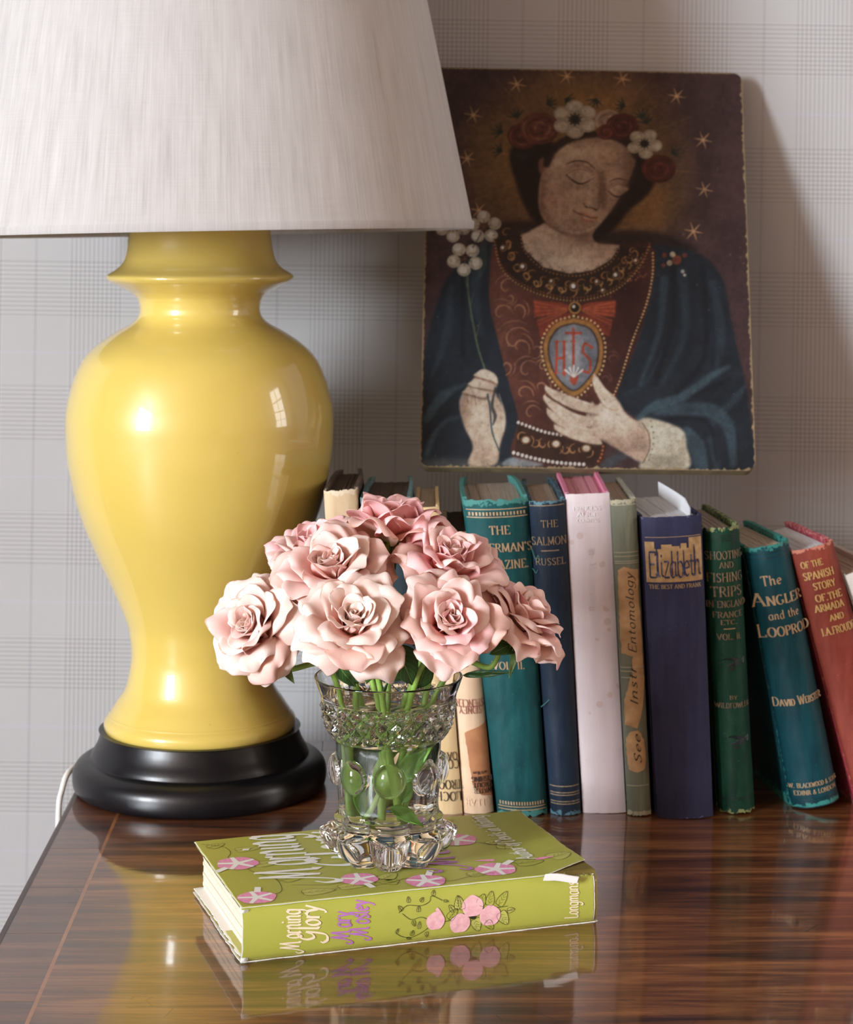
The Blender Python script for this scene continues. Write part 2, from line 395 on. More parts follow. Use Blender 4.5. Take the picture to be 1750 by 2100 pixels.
# ------------------------------------------------------------------ pen-drawn lettering
def arc(cx, cy, rx, ry, a0, a1, n=12):
    return [(cx+rx*math.cos(math.radians(lerp(a0, a1, i/n))), cy+ry*math.sin(math.radians(lerp(a0, a1, i/n)))) for i in range(n+1)]
def L(*p): return list(p)
def Cv(*p): return [tuple(q) for q in crom(p, 6)]
CAPS = {
 'A': (.74, [L((.04, 0), (.37, 1)), L((.37, 1), (.70, 0)), L((.16, .34), (.58, .34))]),
 'B': (.62, [L((.12, 0), (.12, 1)), L((.12, 1), (.3, 1))+arc(.3, .76, .22, .24, 90, -90)+L((.12, .52)), L((.12, .52), (.32, .52))+arc(.32, .26, .25, .26, 90, -90)+L((.12, 0))]),
 'C': (.70, [arc(.38, .5, .33, .51, 48, 312, 20)]),
 'D': (.74, [L((.12, 0), (.12, 1)), L((.12, 1), (.3, 1))+arc(.3, .5, .38, .5, 90, -90, 18)+L((.12, 0))]),
 'E': (.60, [L((.12, 0), (.12, 1)), L((.12, 1), (.54, 1), (.54, .86)), L((.12, .52), (.46, .52)), L((.12, 0), (.56, 0), (.56, .16))]),
 'F': (.56, [L((.12, 0), (.12, 1)), L((.12, 1), (.54, 1), (.54, .86)), L((.12, .52), (.44, .52))]),
 'G': (.74, [arc(.38, .5, .33, .51, 48, 300, 20), L((.62, .08), (.62, .42)), L((.46, .42), (.68, .42))]),
 'H': (.76, [L((.12, 0), (.12, 1)), L((.64, 0), (.64, 1)), L((.12, .52), (.64, .52))]),
 'I': (.26, [L((.13, 0), (.13, 1))]),
 'J': (.40, [L((.26, 1), (.26, .1))+arc(.12, .1, .14, .18, 0, -100, 6)]),
 'K': (.70, [L((.12, 0), (.12, 1)), L((.60, 1), (.14, .44)), L((.26, .58), (.64, 0))]),
 'L': (.56, [L((.12, 0), (.12, 1)), L((.12, 0), (.52, 0), (.52, .18))]),
 'M': (.90, [L((.10, 0), (.14, 1)), L((.14, 1), (.45, .08)), L((.45, .08), (.76, 1)), L((.76, 1), (.80, 0))]),
 'N': (.78, [L((.12, 0), (.12, 1)), L((.12, 1), (.66, 0)), L((.66, 0), (.66, 1))]),
 'O': (.78, [arc(.39, .5, .33, .51, 0, 360, 26)]),
 'P': (.58, [L((.12, 0), (.12, 1)), L((.12, 1), (.3, 1))+arc(.3, .74, .24, .26, 90, -90)+L((.12, .48))]),
 'Q': (.78, [arc(.39, .5, .33, .51, 0, 360, 26), L((.42, .1), (.76, -.16))]),
 'R': (.66, [L((.12, 0), (.12, 1)), L((.12, 1), (.3, 1))+arc(.3, .75, .24, .25, 90, -90)+L((.12, .5)), L((.32, .5), (.64, 0))]),
 'S': (.56, [Cv((.47, .82), (.36, .98), (.18, .96), (.09, .78), (.18, .60), (.36, .46), (.48, .28), (.40, .06), (.22, .0), (.08, .16))]),
 'T': (.64, [L((.32, 0), (.32, 1)), L((.05, .84), (.05, 1), (.59, 1), (.59, .84))]),
 'U': (.72, [L((.12, 1), (.12, .3))+arc(.36, .3, .24, .31, 180, 360)+L((.60, 1))]),
 'V': (.72, [L((.04, 1), (.36, 0)), L((.36, 0), (.68, 1))]),
 'W': (1.0, [L((.04, 1), (.28, 0)), L((.28, 0), (.50, .9)), L((.50, .9), (.72, 0)), L((.72, 0), (.96, 1))]),
 'X': (.70, [L((.06, 1), (.64, 0)), L((.62, 1), (.08, 0))]),
 'Y': (.68, [L((.04, 1), (.34, .46)), L((.64, 1), (.34, .46)), L((.34, .46), (.34, 0))]),
 'Z': (.62, [L((.08, .86), (.08, 1), (.56, 1)), L((.56, 1), (.06, 0)), L((.06, 0), (.58, 0), (.58, .15))]),
 '&': (.76, [Cv((.70, .04), (.40, .42), (.22, .74), (.32, .98), (.48, .84), (.40, .62), (.12, .36), (.10, .12), (.30, 0), (.54, .14), (.66, .46))]),
 '.': (.24, [L((.10, .0), (.10, .09))]), "'": (.2, [L((.12, 1.0), (.08, .78))]), '-': (.4, [L((.06, .42), (.34, .42))]), ' ': (.34, []),
 ',': (.24, [L((.12, .06), (.06, -.14))]),
}
XH = .62
LOW = {
 'a': (.56, [arc(.26, .3, .21, .31, 60, 330, 16), L((.46, XH), (.44, .12), (.56, .04))]),
 'b': (.56, [L((.10, 1.02), (.10, .06)), arc(.28, .3, .21, .31, 170, -150, 18)]),
 'c': (.48, [arc(.28, .3, .21, .31, 50, 315, 16)]),
 'd': (.58, [arc(.27, .3, .21, .31, 60, 320, 16), L((.47, 1.02), (.46, .1), (.56, .04))]),
 'e': (.50, [L((.08, .32), (.44, .36))+arc(.27, .32, .19, .29, 15, 315, 18)]),
 'f': (.36, [Cv((.44, .92), (.32, 1.02), (.20, .84), (.18, .4), (.14, -.26)), L((.02, .58), (.36, .58))]),
 'g': (.54, [arc(.26, .32, .20, .29, 50, 360, 16), Cv((.46, XH), (.46, .1), (.42, -.22), (.22, -.32), (.04, -.22))]),
 'h': (.58, [L((.10, 1.02), (.10, 0)), Cv((.10, .4), (.26, .62), (.44, .5), (.44, .14), (.56, .04))]),
 'i': (.28, [L((.12, XH), (.12, .1), (.26, .04)), L((.13, .80), (.13, .90))]),
 'k': (.54, [L((.10, 1.02), (.10, 0)), L((.46, .6), (.14, .3)), L((.2, .36), (.52, .02))]),
 'l': (.28, [L((.12, 1.02), (.12, .1), (.26, .04))]),
 'm': (.88, [L((.10, XH), (.10, 0)), Cv((.10, .4), (.24, .62), (.40, .5), (.40, 0)), Cv((.40, .4), (.56, .62), (.72, .5), (.72, .12), (.84, .04))]),
 'n': (.60, [L((.10, XH), (.10, 0)), Cv((.10, .4), (.26, .62), (.44, .5), (.44, .12), (.56, .04))]),
 'o': (.54, [arc(.27, .31, .20, .31, 0, 360, 22)]),
 'p': (.56, [L((.10, XH), (.10, -.34)), arc(.28, .3, .21, .31, 170, -150, 18)]),
 'r': (.42, [L((.10, XH), (.10, 0)), Cv((.10, .38), (.22, .58), (.38, .60))]),
 's': (.44, [Cv((.36, .5), (.26, .62), (.12, .54), (.14, .40), (.30, .26), (.36, .12), (.24, 0), (.06, .08))]),
 't': (.38, [L((.16, .86), (.16, .1), (.32, .03)), L((.02, .6), (.34, .6))]),
 'u': (.58, [L((.10, XH), (.10, .2))+arc(.27, .2, .17, .19, 180, 360, 8)+L((.44, XH)), L((.44, XH), (.44, .1), (.56, .04))]),
 'v': (.52, [L((.05, XH), (.25, 0)), L((.25, 0), (.46, XH))]),
 'w': (.76, [L((.05, XH), (.20, 0)), L((.20, 0), (.37, .56)), L((.37, .56), (.53, 0)), L((.53, 0), (.70, XH))]),
 'y': (.54, [L((.06, XH), (.26, .06)), Cv((.48, XH), (.30, .1), (.16, -.26), (.0, -.30))]),
 'z': (.48, [L((.06, XH), (.42, XH)), L((.42, XH), (.05, 0)), L((.05, 0), (.44, 0))]),
}
SWASH_M = (1.30, [Cv((-.26, .22), (-.42, .08), (-.36, -.10), (-.14, -.08), (.10, .3), (.30, .98)), L((.30, .98), (.40, .06)), L((.40, .06), (.76, 1.0)), L((.76, 1.0), (.86, .08), (1.0, .02))])
SWASH_G = (.86, [Cv((.74, .88), (.56, 1.04), (.26, .92), (.12, .60), (.26, .30), (.52, .34), (.70, .62)), Cv((.72, .66), (.66, .1), (.50, -.30), (.10, -.36), (-.12, -.18), (-.04, -.04))])
GOTH = {}
def glyphs(ch, style):
    if style == 'script' and ch == 'M': return SWASH_M
    if style == 'script' and ch == 'G': return SWASH_G
    if ch in LOW: return LOW[ch]
    if ch in CAPS: return CAPS[ch]
    if ch.upper() in CAPS: return CAPS[ch.upper()]
    return CAPS[' ']
def text_strokes(txt, style='roman', track=.06, slant=0.0, smallcaps=False):
    """list of (points, is_serif) in em units, and the total width"""
    out = []; cx = 0.0
    for k, ch in enumerate(txt):
        sc = 1.0
        if smallcaps and ch.islower(): ch = ch.upper(); sc = .72
        w, st = glyphs(ch, style)
        for s in st:
            out.append(([(cx+p[0]*sc+slant*p[1]*sc, p[1]*sc) for p in s], False))
            if style == 'roman' and len(s) == 2:
                for (a, b) in (s, s[::-1]):
                    if abs(a[0]-b[0]) < .42*abs(a[1]-b[1]) and (abs(a[1]) < .02 or abs(a[1]-1) < .02 or abs(a[1]-XH) < .02):
                        out.append(([(cx+(a[0]-.12)*sc+slant*a[1]*sc, a[1]*sc), (cx+(a[0]+.12)*sc+slant*a[1]*sc, a[1]*sc)], True))
        cx += (w+track)*sc
    return out, cx-track
def ribbon(m, pts, wfun, mapf, lift=0.0):
    """flat ribbon along 2-D points, pushed through mapf(u, v) -> world"""
    P = []
    for a, b in zip(pts, pts[1:]):
        n = max(1, int(math.hypot(b[0]-a[0], b[1]-a[1])/.16))
        P += [(lerp(a[0], b[0], i/n), lerp(a[1], b[1], i/n)) for i in range(n)]
    P.append(pts[-1]); n0 = len(m.v); K = len(P)
    f0 = Vector(mapf(*P[0])); nn = (Vector(mapf(P[0][0]+.01, P[0][1]))-f0).cross(Vector(mapf(P[0][0], P[0][1]+.01))-f0)
    nn = nn.normalized() if nn.length > 0 else Vector((0, 0, 0))
    for i, p in enumerate(P):
        a, b = P[max(i-1, 0)], P[min(i+1, K-1)]
        dx, dy = b[0]-a[0], b[1]-a[1]; l = math.hypot(dx, dy) or 1e-9
        dx, dy = dx/l, dy/l; w = wfun(dx, dy, i/(K-1) if K > 1 else 0)/2
        up = nn*(lift+i*3e-6)
        m.v.append(tuple(Vector(mapf(p[0]-dy*w, p[1]+dx*w))+up)); m.v.append(tuple(Vector(mapf(p[0]+dy*w, p[1]-dx*w))+up))
    for i in range(K-1):
        m.f.append((n0+2*i, n0+2*i+1, n0+2*i+3, n0+2*i+2))
def write(m, txt, mapf, cx, base, height, style='roman', weight=.14, thin=.05, track=.08, slant=0.0, fit=None, smallcaps=False, align='c'):
    """mapf takes metres on the surface (across, up); text centred on cx with its baseline at base"""
    st, w = text_strokes(txt, style, track, slant, smallcaps)
    sx = height
    if fit: sx = fit/w
    ox = cx-w*sx/2 if align == 'c' else cx
    if style == 'roman': wf = lambda dx, dy, t: thin+(weight-thin)*abs(dy)**1.3
    else:
        nib = math.radians(32)
        wf = lambda dx, dy, t: thin+(weight-thin)*abs(dx*math.sin(nib)-dy*math.cos(nib))**1.2
    for k, (s, serif) in enumerate(st):
        ribbon(m, s, (lambda dx, dy, t: thin*.9) if serif else wf, lambda u, v: mapf(ox+u*sx, base+v*height), (k % 7)*2.2e-5)
def poly2(m, pts, mapf):
    """filled polygon as a fan round its middle"""
    n0 = len(m.v); cx = sum(p[0] for p in pts)/len(pts); cy = sum(p[1] for p in pts)/len(pts)
    m.v.append(tuple(mapf(cx, cy)))
    for p in pts: m.v.append(tuple(mapf(*p)))
    for i in range(len(pts)): m.f.append((n0, n0+1+i, n0+1+(i+1) % len(pts)))
def bar(m, mapf, u0, u1, v0, v1, n=10):
    b = len(m.v)
    for i in range(n+1):
        u = lerp(u0, u1, i/n); m.v.append(tuple(mapf(u, v0))); m.v.append(tuple(mapf(u, v1)))
    for i in range(n): m.f.append((b+2*i, b+2*i+2, b+2*i+3, b+2*i+1))
# ------------------------------------------------------------------ the row of old books
def cloth(name, c1, c2, wear, rough=.72, weave=.25, thr=.5, extra=None):
    c1, c2, wear = (tuple(v*.80 for v in k[:3])+(1,) for k in (c1, c2, wear))
    t = NT(name); c = t.coord()
    n = t.noise(c, 34, 5, .6); st = t.noise(t.mapping(c, scale=(60, 60, 6)), 3, 4, .6)
    col = t.ramp(t.math('ADD', t.math('MULTIPLY', n, .5), t.math('MULTIPLY', st, .5)), [(.34, c1), (.66, c2)])
    fleck = t.noise(c, 900, 1)
    col = t.mix(t.math('MULTIPLY', t.math('GREATER_THAN', fleck, .76), .4), col, wear)
    ed = t.attr('edge')
    w = t.math('MULTIPLY', t.math('SUBTRACT', 1.0, t.math('MINIMUM', t.math('MULTIPLY', ed, 1.0), 1.0)), t.math('MULTIPLY_ADD', t.noise(c, 260, 4, .65), 1.6, -.1))
    col = t.mix(t.math('MULTIPLY', t.math('GREATER_THAN', w, thr), .85), col, wear)
    if extra: col = extra(t, c, col)
    t.set(Base_Color=col, Roughness=rough, Specular_IOR_Level=.22, Normal=t.bump(t.math('ADD', t.noise(c, 1500, 1), t.math('MULTIPLY', t.noise(c, 120, 3), 1.5)), weave, .0005))
    return t.m
def paper(name, c1, c2):
    c1, c2 = (tuple(v*.82 for v in k[:3])+(1,) for k in (c1, c2))
    t = NT(name); c = t.coord('Generated')
    ln = t.noise(t.mapping(c, scale=(120, 1.2, 1.2)), 1.0, 3, .7)
    dirt = t.noise(t.coord(), 55, 4)
    t.set(Base_Color=t.mix(t.math('MULTIPLY', dirt, .5), t.ramp(ln, [(.3, c1), (.65, c2)]), c1), Roughness=.9, Normal=t.bump(ln, .5, .0006))
    return t.m
M_gold = NT('worn_gilt'); _c = M_gold.coord()
M_gold.set(Base_Color=M_gold.mix(M_gold.noise(_c, 420, 4), srgb(140, 116, 88), srgb(200, 174, 138)), Roughness=.45, Metallic=.1); M_gold = M_gold.m
M_gilt2 = NT('bright_gilt'); _c = M_gilt2.coord()
M_gilt2.set(Base_Color=M_gilt2.mix(M_gilt2.noise(_c, 380, 4), srgb(168, 132, 78), srgb(218, 180, 116)), Roughness=.4, Metallic=.15); M_gilt2 = M_gilt2.m
M_dull = mottled('dulled_gilt', srgb(104, 88, 70), srgb(160, 138, 108), 420, .5, 0)
M_black_ink = flat('black_ink', srgb(38, 30, 26), .7)
M_red_ink = flat('faded_red_ink', srgb(150, 92, 78), .7)

class Book:
    def __init__(s, name, label, tl, tr, bl, br, depth, yaw, bulge, cover, spine, pages, board=.0026, sq=.003, fray=.0006, curl=0., group='old books standing in a row against the wall', yb=None, flip=False, back=0.):
        D = .418*F/((yb or max(bl[1], br[1]))-455) + back
        s.D = D
        s.BL, s.BR, s.TL, s.TR = (px(p[0], p[1], D) for p in (bl, br, tl, tr))
        if back: 
            for q in (s.BL, s.BR): q.z = TZ
        s.w = ((s.BR-s.BL).length+(s.TR-s.TL).length)/2; s.H = ((s.TL-s.BL).length+(s.TR-s.BR).length)/2
        s.depth, s.bulge, s.flip, s.seed = depth, bulge, flip, R.random()*50
        s.dv = Vector((-math.sin(math.radians(yaw)), math.cos(math.radians(yaw)), 0))
        lo = min((s.BL, s.BR), key=lambda p: p.z); dz = lo.z-TZ
        for q in (s.BL, s.BR, s.TL, s.TR): q.z -= dz
        s.root = thing(name, label, 'book', ((s.BL.x+s.BR.x)/2, (s.BL.y), TZ), group)
        s.yb, s.yt = (bl[1]+br[1])/2, (tl[1]+tr[1])/2
        b = board/s.w; q = sq/s.H
        # page block as gathered sections of slightly different height
        m = MB(); n = 11
        for k in range(n):
            s0, s1 = lerp(b*1.15, 1-b*1.15, k/n), lerp(b*1.15, 1-b*1.15, (k+1)/n)
            t1 = 1-q-R.uniform(0, .0007)/s.H; t0 = q
            arch = s.bulge*.55*math.sin(math.pi*(s0+s1)/2)
            d0, d1 = .0022-arch, s.depth-.004-arch-R.uniform(0, .0006)
            m.hexa([s.pos(s0, d0, t0), s.pos(s1, d0, t0), s.pos(s1, d1, t0), s.pos(s0, d1, t0), s.pos(s0, d0, t1), s.pos(s1, d0, t1), s.pos(s1, d1, t1), s.pos(s0, d1, t1)])
        m.build('page_block', pages, s.root)
        for side in (0, 1):
            s.board(side, b, curl, cover)
        # spine shell
        prof = [(.012*0, .010), (b*.9, .0052), (b*.35, .0022)]
        na = 22
        cs = [(0.0, .0105), (b*.55, .0068), (b*.5, .0046), (0, .0018)]
        body = [(a/na, None) for a in range(na+1)]
        full = cs + body + [(1-p[0], p[1]) for p in reversed(cs)]
        nt = 54; th_ = .0014
        def P(i, j, inner):
            a, d = full[i]; t = j/nt
            if d is None: d = s.arch(a)
            jag = 0
            if j in (0, nt):
                jag = fray*(mnoise.noise(Vector((a*26, j*3.1, s.seed)))*1.3+.6*mnoise.noise(Vector((a*70, j, s.seed))))
                jag = -abs(jag) if j == nt else abs(jag)
            wob = .0004*mnoise.noise(Vector((a*3, t*7, s.seed)))+fray*.25*mnoise.noise(Vector((a*9, t*30, s.seed+9)))
            return s.pos(a, d+wob+(th_ if inner else 0), t+jag/s.H)
        nf = len(full); m = MB()
        m.grid(nf, nt+1, lambda i, j: P(i, j, False)); k0 = len(m.v)
        m.grid(nf, nt+1, lambda i, j: P(i, j, True))
        for j in (0, nt):
            for i in range(nf-1): m.f.append((j*nf+i, j*nf+i+1, k0+j*nf+i+1, k0+j*nf+i))
        for i in (0, nf-1):
            for j in range(nt): m.f.append((j*nf+i, (j+1)*nf+i, k0+(j+1)*nf+i, k0+j*nf+i))
        o = recalc(m.build('spine', spine, s.root, True, 50))
        ed = [min(min(j, nt-j)/nt*s.H/.011, min(i, nf-1-i)/nf*s.w/.006+.25) for _ in (0, 1) for j in range(nt+1) for i in range(nf)]
        float_attr(o, 'edge', ed)
        s.spine_o = o
    def arch(s, a): return -s.bulge*(1-abs(2*a-1)**2.4)
    def pos(s, a, d, t):
        lo = s.BL.lerp(s.BR, a); hi = s.TL.lerp(s.TR, a)
        return lo.lerp(hi, t)+s.dv*d
    def board(s, side, b, curl, mat):
        nd, nt = 9, 14; m = MB()
        def g(inner):
            def fn(i, j):
                d = lerp(.0085, s.depth, i/(nd-1)); t = j/(nt-1)
                cu = curl*((i/(nd-1))**5)*max(0, (t-.8)/.2)**2
                rnd = .0012*((i == nd-1) and (j in (0, nt-1)))
                a = (b if inner else 0)+cu/s.w
                wob = .0003*mnoise.noise(Vector((i*.5, j*.5, s.seed+side)))
                tj = t + (.0005*mnoise.noise(Vector((i*1.7, 4, s.seed)))/s.H if j in (0, nt-1) else 0)
                tj += (-rnd if j else rnd)/s.H
                if side: a = 1-a
                return s.pos(a+wob/s.w, d-rnd, min(tj, 1.0+.0008/s.H) if j else max(tj, 0))
            return fn
        m.grid(nd, nt, g(False)); k = len(m.v); m.grid(nd, nt, g(True))
        for i in range(nd-1):
            for j in (0, nt-1): m.f.append((j*nd+i, j*nd+i+1, k+j*nd+i+1, k+j*nd+i))
        for j in range(nt-1):
            for i in (0, nd-1): m.f.append((j*nd+i, (j+1)*nd+i, k+(j+1)*nd+i, k+j*nd+i))
        o = recalc(m.build('cover_board', mat, s.root, True, 40))
        ed = [min(nd-1-i, j, nt-1-j)*.45+.1 for _ in (0, 1) for j in range(nt) for i in range(nd)]
        float_attr(o, 'edge', ed)
    def surf(s, u, v, lift=.0005):
        a = .5+u/s.w; t = v/s.H
        if s.flip: a, t = 1-a, 1-t
        return s.pos(a, s.arch(min(max(a, 0), 1))-lift, t)
    def v(s, y):                             # metres up the spine of an image row
        t = (s.yb-y)/(s.yb-s.yt)
        return (1-t if s.flip else t)*s.H
    def k(s, p): return p*s.D/F              # pixels to metres at the spine
    def text(s, lines, mat, part='title_lettering', style='roman', **kw):
        for ln in lines:
            m = MB()
            txt, y, h = ln[0], ln[1], ln[2]; fit = s.k(ln[3]) if len(ln) > 3 and ln[3] else None
            cx = s.k(ln[4]) if len(ln) > 4 else 0
            write(m, txt, s.surf, cx, s.v(y), s.k(h), style, fit=fit, **kw)
            m.build(part, mat, s.root)
    def rules(s, ys, mat, part='gilt_rule', w=.94, th=2.0, dotted=False):
        for y in ys:
            m = MB()
            v = s.v(y); h = s.k(th)
            if dotted:
                n = int(s.w*w/s.k(6))
                for i in range(n):
                    u = lerp(-s.w*w/2, s.w*w/2, (i+.5)/n); bar(m, s.surf, u-s.k(1.7), u+s.k(1.7), v-s.k(3.5), v+s.k(3.5), 1)
            else: bar(m, s.surf, -s.w*w/2, s.w*w/2, v-h/2, v+h/2, 16)
            m.build(part, mat, s.root)

P_dark = paper('dusty_page_edges', srgb(70, 54, 42), srgb(104, 84, 68))
P_grey = paper('grey_page_edges', srgb(150, 136, 122), srgb(200, 188, 174))
P_cream = paper('cream_page_edges', srgb(176, 160, 140), srgb(222, 210, 192))
P_white = paper('white_page_edges', srgb(206, 208, 210), srgb(236, 238, 240))
P_pink = paper('pink_stained_page_edges', srgb(226, 150, 168), srgb(240, 180, 194))

C_beige = cloth('tan_worn_cloth', srgb(206, 178, 140), srgb(228, 204, 168), srgb(236, 222, 196))
C_blackb = cloth('black_paper_boards', srgb(40, 32, 30), srgb(62, 50, 46), srgb(110, 92, 80))
b1 = Book('book', 'old book with tan cloth spine and black boards, beside the yellow lamp', (664, 1005), (733, 1001), (704, 1668), (773, 1668), .128, -1, .004, C_blackb, C_beige, P_dark, sq=.004, fray=.0012, curl=.004)
C_slate = cloth('slate_blue_cloth', srgb(34, 48, 54), srgb(56, 72, 80), srgb(120, 150, 150))
b2 = Book('book', 'thick dark slate book with blackened page tops, half hidden behind the top rose', (739, 1020), (842, 1018), (786, 1668), (890, 1668), .126, -1, .004, C_slate, C_slate, P_dark, sq=.0045, fray=.0012, curl=.003)
def brown_edge(t, c, col):
    return t.mix(t.math('MULTIPLY', t.noise(c, 20, 3), .35), col, srgb(214, 170, 120))
C_wrap = cloth('buff_dust_wrapper', srgb(222, 194, 142), srgb(238, 214, 168), srgb(226, 206, 170), .62, .06, .9, brown_edge)
b3 = Book('book', 'buff paper-jacketed book standing upside down next to a torn-jacket one', (853, 1040), (901, 1038), (897, 1668), (949, 1668), .122, 0, .0025, C_wrap, C_wrap, P_cream, sq=.002, fray=.0002, flip=True)
b3.text([('LOCH', 1622, 18, 52), ('TROOL', 1598, 18, 56), ('COLIN', 1556, 18, 50), ('OATES', 1541-0, 16, 46)], M_black_ink, weight=.13, thin=.06)
C_wrap2 = cloth('pale_torn_wrapper', srgb(226, 192, 158), srgb(244, 218, 190), srgb(250, 236, 216), .62, .06, .9, brown_edge)
b4 = Book('book', 'short pale book upside down, its paper jacket torn to show a brown patch', (911, 1091), (963, 1089), (950, 1666), (1013, 1664), .122, 0, .005, C_wrap2, C_wrap2, P_dark, sq=.002, fray=.0002, flip=True)
b4.text([('SIDNEY', 1445, 15, 46), ('SPENCER', 1431, 15, 56)], M_red_ink, 'author_lettering', weight=.13, thin=.06)
b4.text([('CLEAR', 1634, 14, 46)], flat('very_faded_ink', srgb(226, 196, 166), .7), 'faded_lettering', weight=.14, thin=.06)
# the brown patch under the torn jacket
def patch(bk, pts, mat, name, lift=.00035, jag=.0004, edge=None):
    P_ = []
    for (x0, y0), (x1, y1) in zip(pts, pts[1:]+pts[:1]):
        n = max(2, int(math.hypot(x1-x0, y1-y0)/4))
        for i in range(n):
            P_.append((lerp(x0, x1, i/n), lerp(y0, y1, i/n)))
    def mapf(x, y):
        t = (bk.yb-y)/(bk.yb-bk.yt)
        xl = lerp((bk.BL.x), (bk.TL.x), t)/bk.D*F+875
        a = min(max((x-xl)*bk.D/F/bk.w, .0), 1.0)
        return bk.pos(a, bk.arch(a)-lift, t)
    cx = sum(p[0] for p in P_)/len(P_); cy = sum(p[1] for p in P_)/len(P_)
    P_ = [(p[0]+2.2*mnoise.noise(Vector((p[0]*.13, p[1]*.13, 2)))*jag/.0004, p[1]+2.2*mnoise.noise(Vector((p[0]*.13, p[1]*.13, 8)))*jag/.0004) for p in P_]
    # horizontal strips so that the patch follows the round of the spine
    ys = np.linspace(min(p[1] for p in P_)+.3, max(p[1] for p in P_)-.3, 46); m = MB(); n = 9
    for y in ys:
        xs = []
        for a, b in zip(P_, P_[1:]+P_[:1]):
            if (a[1] <= y) != (b[1] <= y): xs.append(a[0]+(b[0]-a[0])*(y-a[1])/(b[1]-a[1]))
        x0, x1 = (min(xs), max(xs)) if xs else (cx, cx)
        for i in range(n): m.v.append(tuple(mapf(lerp(x0, x1, i/(n-1)), y)))
    for j in range(len(ys)-1):
        for i in range(n-1): m.f.append((j*n+i, j*n+i+1, (j+1)*n+i+1, (j+1)*n+i))
    return m.build(name, mat, bk.root, True)
M_patch = mottled('tanned_paper', srgb(152, 98, 62), srgb(184, 128, 86), 60, .7, .1)
patch(b4, [(952, 1497), (984, 1485), (997, 1476), (1000, 1520), (1007, 1590), (1014, 1625), (1010, 1630), (986, 1628), (968, 1605), (961, 1560), (955, 1520)], M_patch, 'brown_patch', .0012)
def lift_map(bk, dl): return lambda u, v: bk.surf(u, v, dl)
for txt, y, h, f_, cx in (('WATER', 1612, 10, 34, -12), ('TROUT', 1600, 10, 36, -12), ('FISHING', 1588, 10, 40, -11), ('with Worm', 1577, 7, 26, -8)):
    m = MB(); write(m, txt, lift_map(b4, .0016), b4.k(cx), b4.v(y), b4.k(h), 'roman', .17, .08, fit=b4.k(f_)); m.build('patch_lettering', M_black_ink, b4.root)

C_teal = cloth('teal_bookcloth', srgb(14, 64, 68), srgb(28, 92, 93), srgb(84, 150, 142), .6, .3, .42)
b5 = Book('book', 'thick teal cloth book with frayed ends and gilt title THE FISHERMAN\'S MAGAZINE', (949, 1022), (1083, 1017), (1021, 1669), (1123, 1669), .130, 1, .0085, C_teal, C_teal, P_grey, sq=.0055, fray=.0028, curl=.004)
b5.text([('THE', 1092, 17, 38, 2), ("FISHERMAN'S", 1128, 17, 120), ('MAGAZINE.', 1162, 17, 100, 2), ('VOL. II.', 1367, 15, 66, -3)], M_gold, weight=.17, thin=.06)
b5.rules([1050, 1641], M_gold, dotted=True, w=.9); b5.rules([1041, 1057, 1648, 1654], M_gold)
C_navy = cloth('navy_bookcloth', srgb(23, 34, 50), srgb(36, 52, 70), srgb(100, 144, 158), .6, .3, .6)
b6 = Book('book', 'dark navy cloth book with small gilt title THE SALMON and RUSSEL', (1083, 1026), (1159, 1022), (1130, 1668), (1192, 1667), .131, 0, .007, C_navy, C_navy, P_cream, sq=.005, fray=.0014, curl=.002)
b6.text([('THE', 1078, 14, 32, 2), ('SALMON', 1114, 16, 66, 0), ('RUSSEL', 1155, 14, 58, 0)], M_dull, weight=.12, thin=.05)
b6.rules([1126], M_dull, w=.5, th=2.2); b6.rules([1034, 1607, 1620, 1625, 1638, 1643], M_dull)
def foxing(t, c, col):
    vo = t.n('ShaderNodeTexVoronoi', {'Vector': c, 'Scale': 95.0, 'Randomness': 1.0}).outputs['Distance']
    n = t.noise(c, 26, 3)
    k = t.math('MULTIPLY', t.math('LESS_THAN', vo, .26), t.math('GREATER_THAN', n, .52))
    col = t.mix(t.math('MULTIPLY', k, .35), col, srgb(176, 140, 124))
    return t.mix(t.math('MULTIPLY', t.math('GREATER_THAN', t.noise(c, 55, 4), .64), .12), col, srgb(170, 150, 140))
C_pale = cloth('pale_lilac_paper', srgb(226, 212, 216), srgb(238, 226, 228), srgb(244, 238, 238), .55, .06, .9, foxing)
C_pinkb = cloth('pink_boards', srgb(222, 126, 160), srgb(236, 150, 180), srgb(244, 190, 208), .6, .05, .95)
b7 = Book('book', 'pale lilac book with spotted spine, pink boards and pink page tops', (1160, 1013), (1250, 1010), (1196, 1667), (1284, 1666), .136, -1, .002, C_pinkb, C_pale, P_pink, sq=.004, fray=.0003)
M_emb = flat('silvery_white_foil', srgb(250, 248, 250), .3, Metallic=.15)
b7.text([('PRINCESS', 1045, 8, 56, -3), ('ALICE', 1058, 8, 42, -3), ('COUNTESS', 1070, 8, 44, -2)], M_emb, 'author_lettering', weight=.16, thin=.08)
m = MB()                       # title running down the spine
write(m, 'For My Grandchildren', lambda u, v: b7.surf(v, b7.v(1205)-u, .0005), 0, -b7.k(6), b7.k(13), 'roman', .12, .06, fit=b7.k(166))
m.build('title_lettering', flat('dull_foil', srgb(206, 200, 208), .35), b7.root)
def stainy(t, c, col):
    return t.mix(t.math('MULTIPLY', t.noise(c, 45, 4), .45), col, srgb(90, 104, 96))
C_sage = cloth('sage_grey_cloth', srgb(112, 116, 98), srgb(146, 148, 128), srgb(216, 208, 178), .75, .25, .5, stainy)
C_bgrey = cloth('blue_grey_boards', srgb(84, 98, 104), srgb(116, 130, 134), srgb(180, 178, 160), .7)
b8 = Book('book', 'thin sage-grey book with torn brown paper label handwritten up its spine', (1252, 1024), (1305, 1021), (1288, 1672), (1336, 1670), .13, 0, .0035, C_bgrey, C_sage, P_cream, sq=.004, fray=.0022)
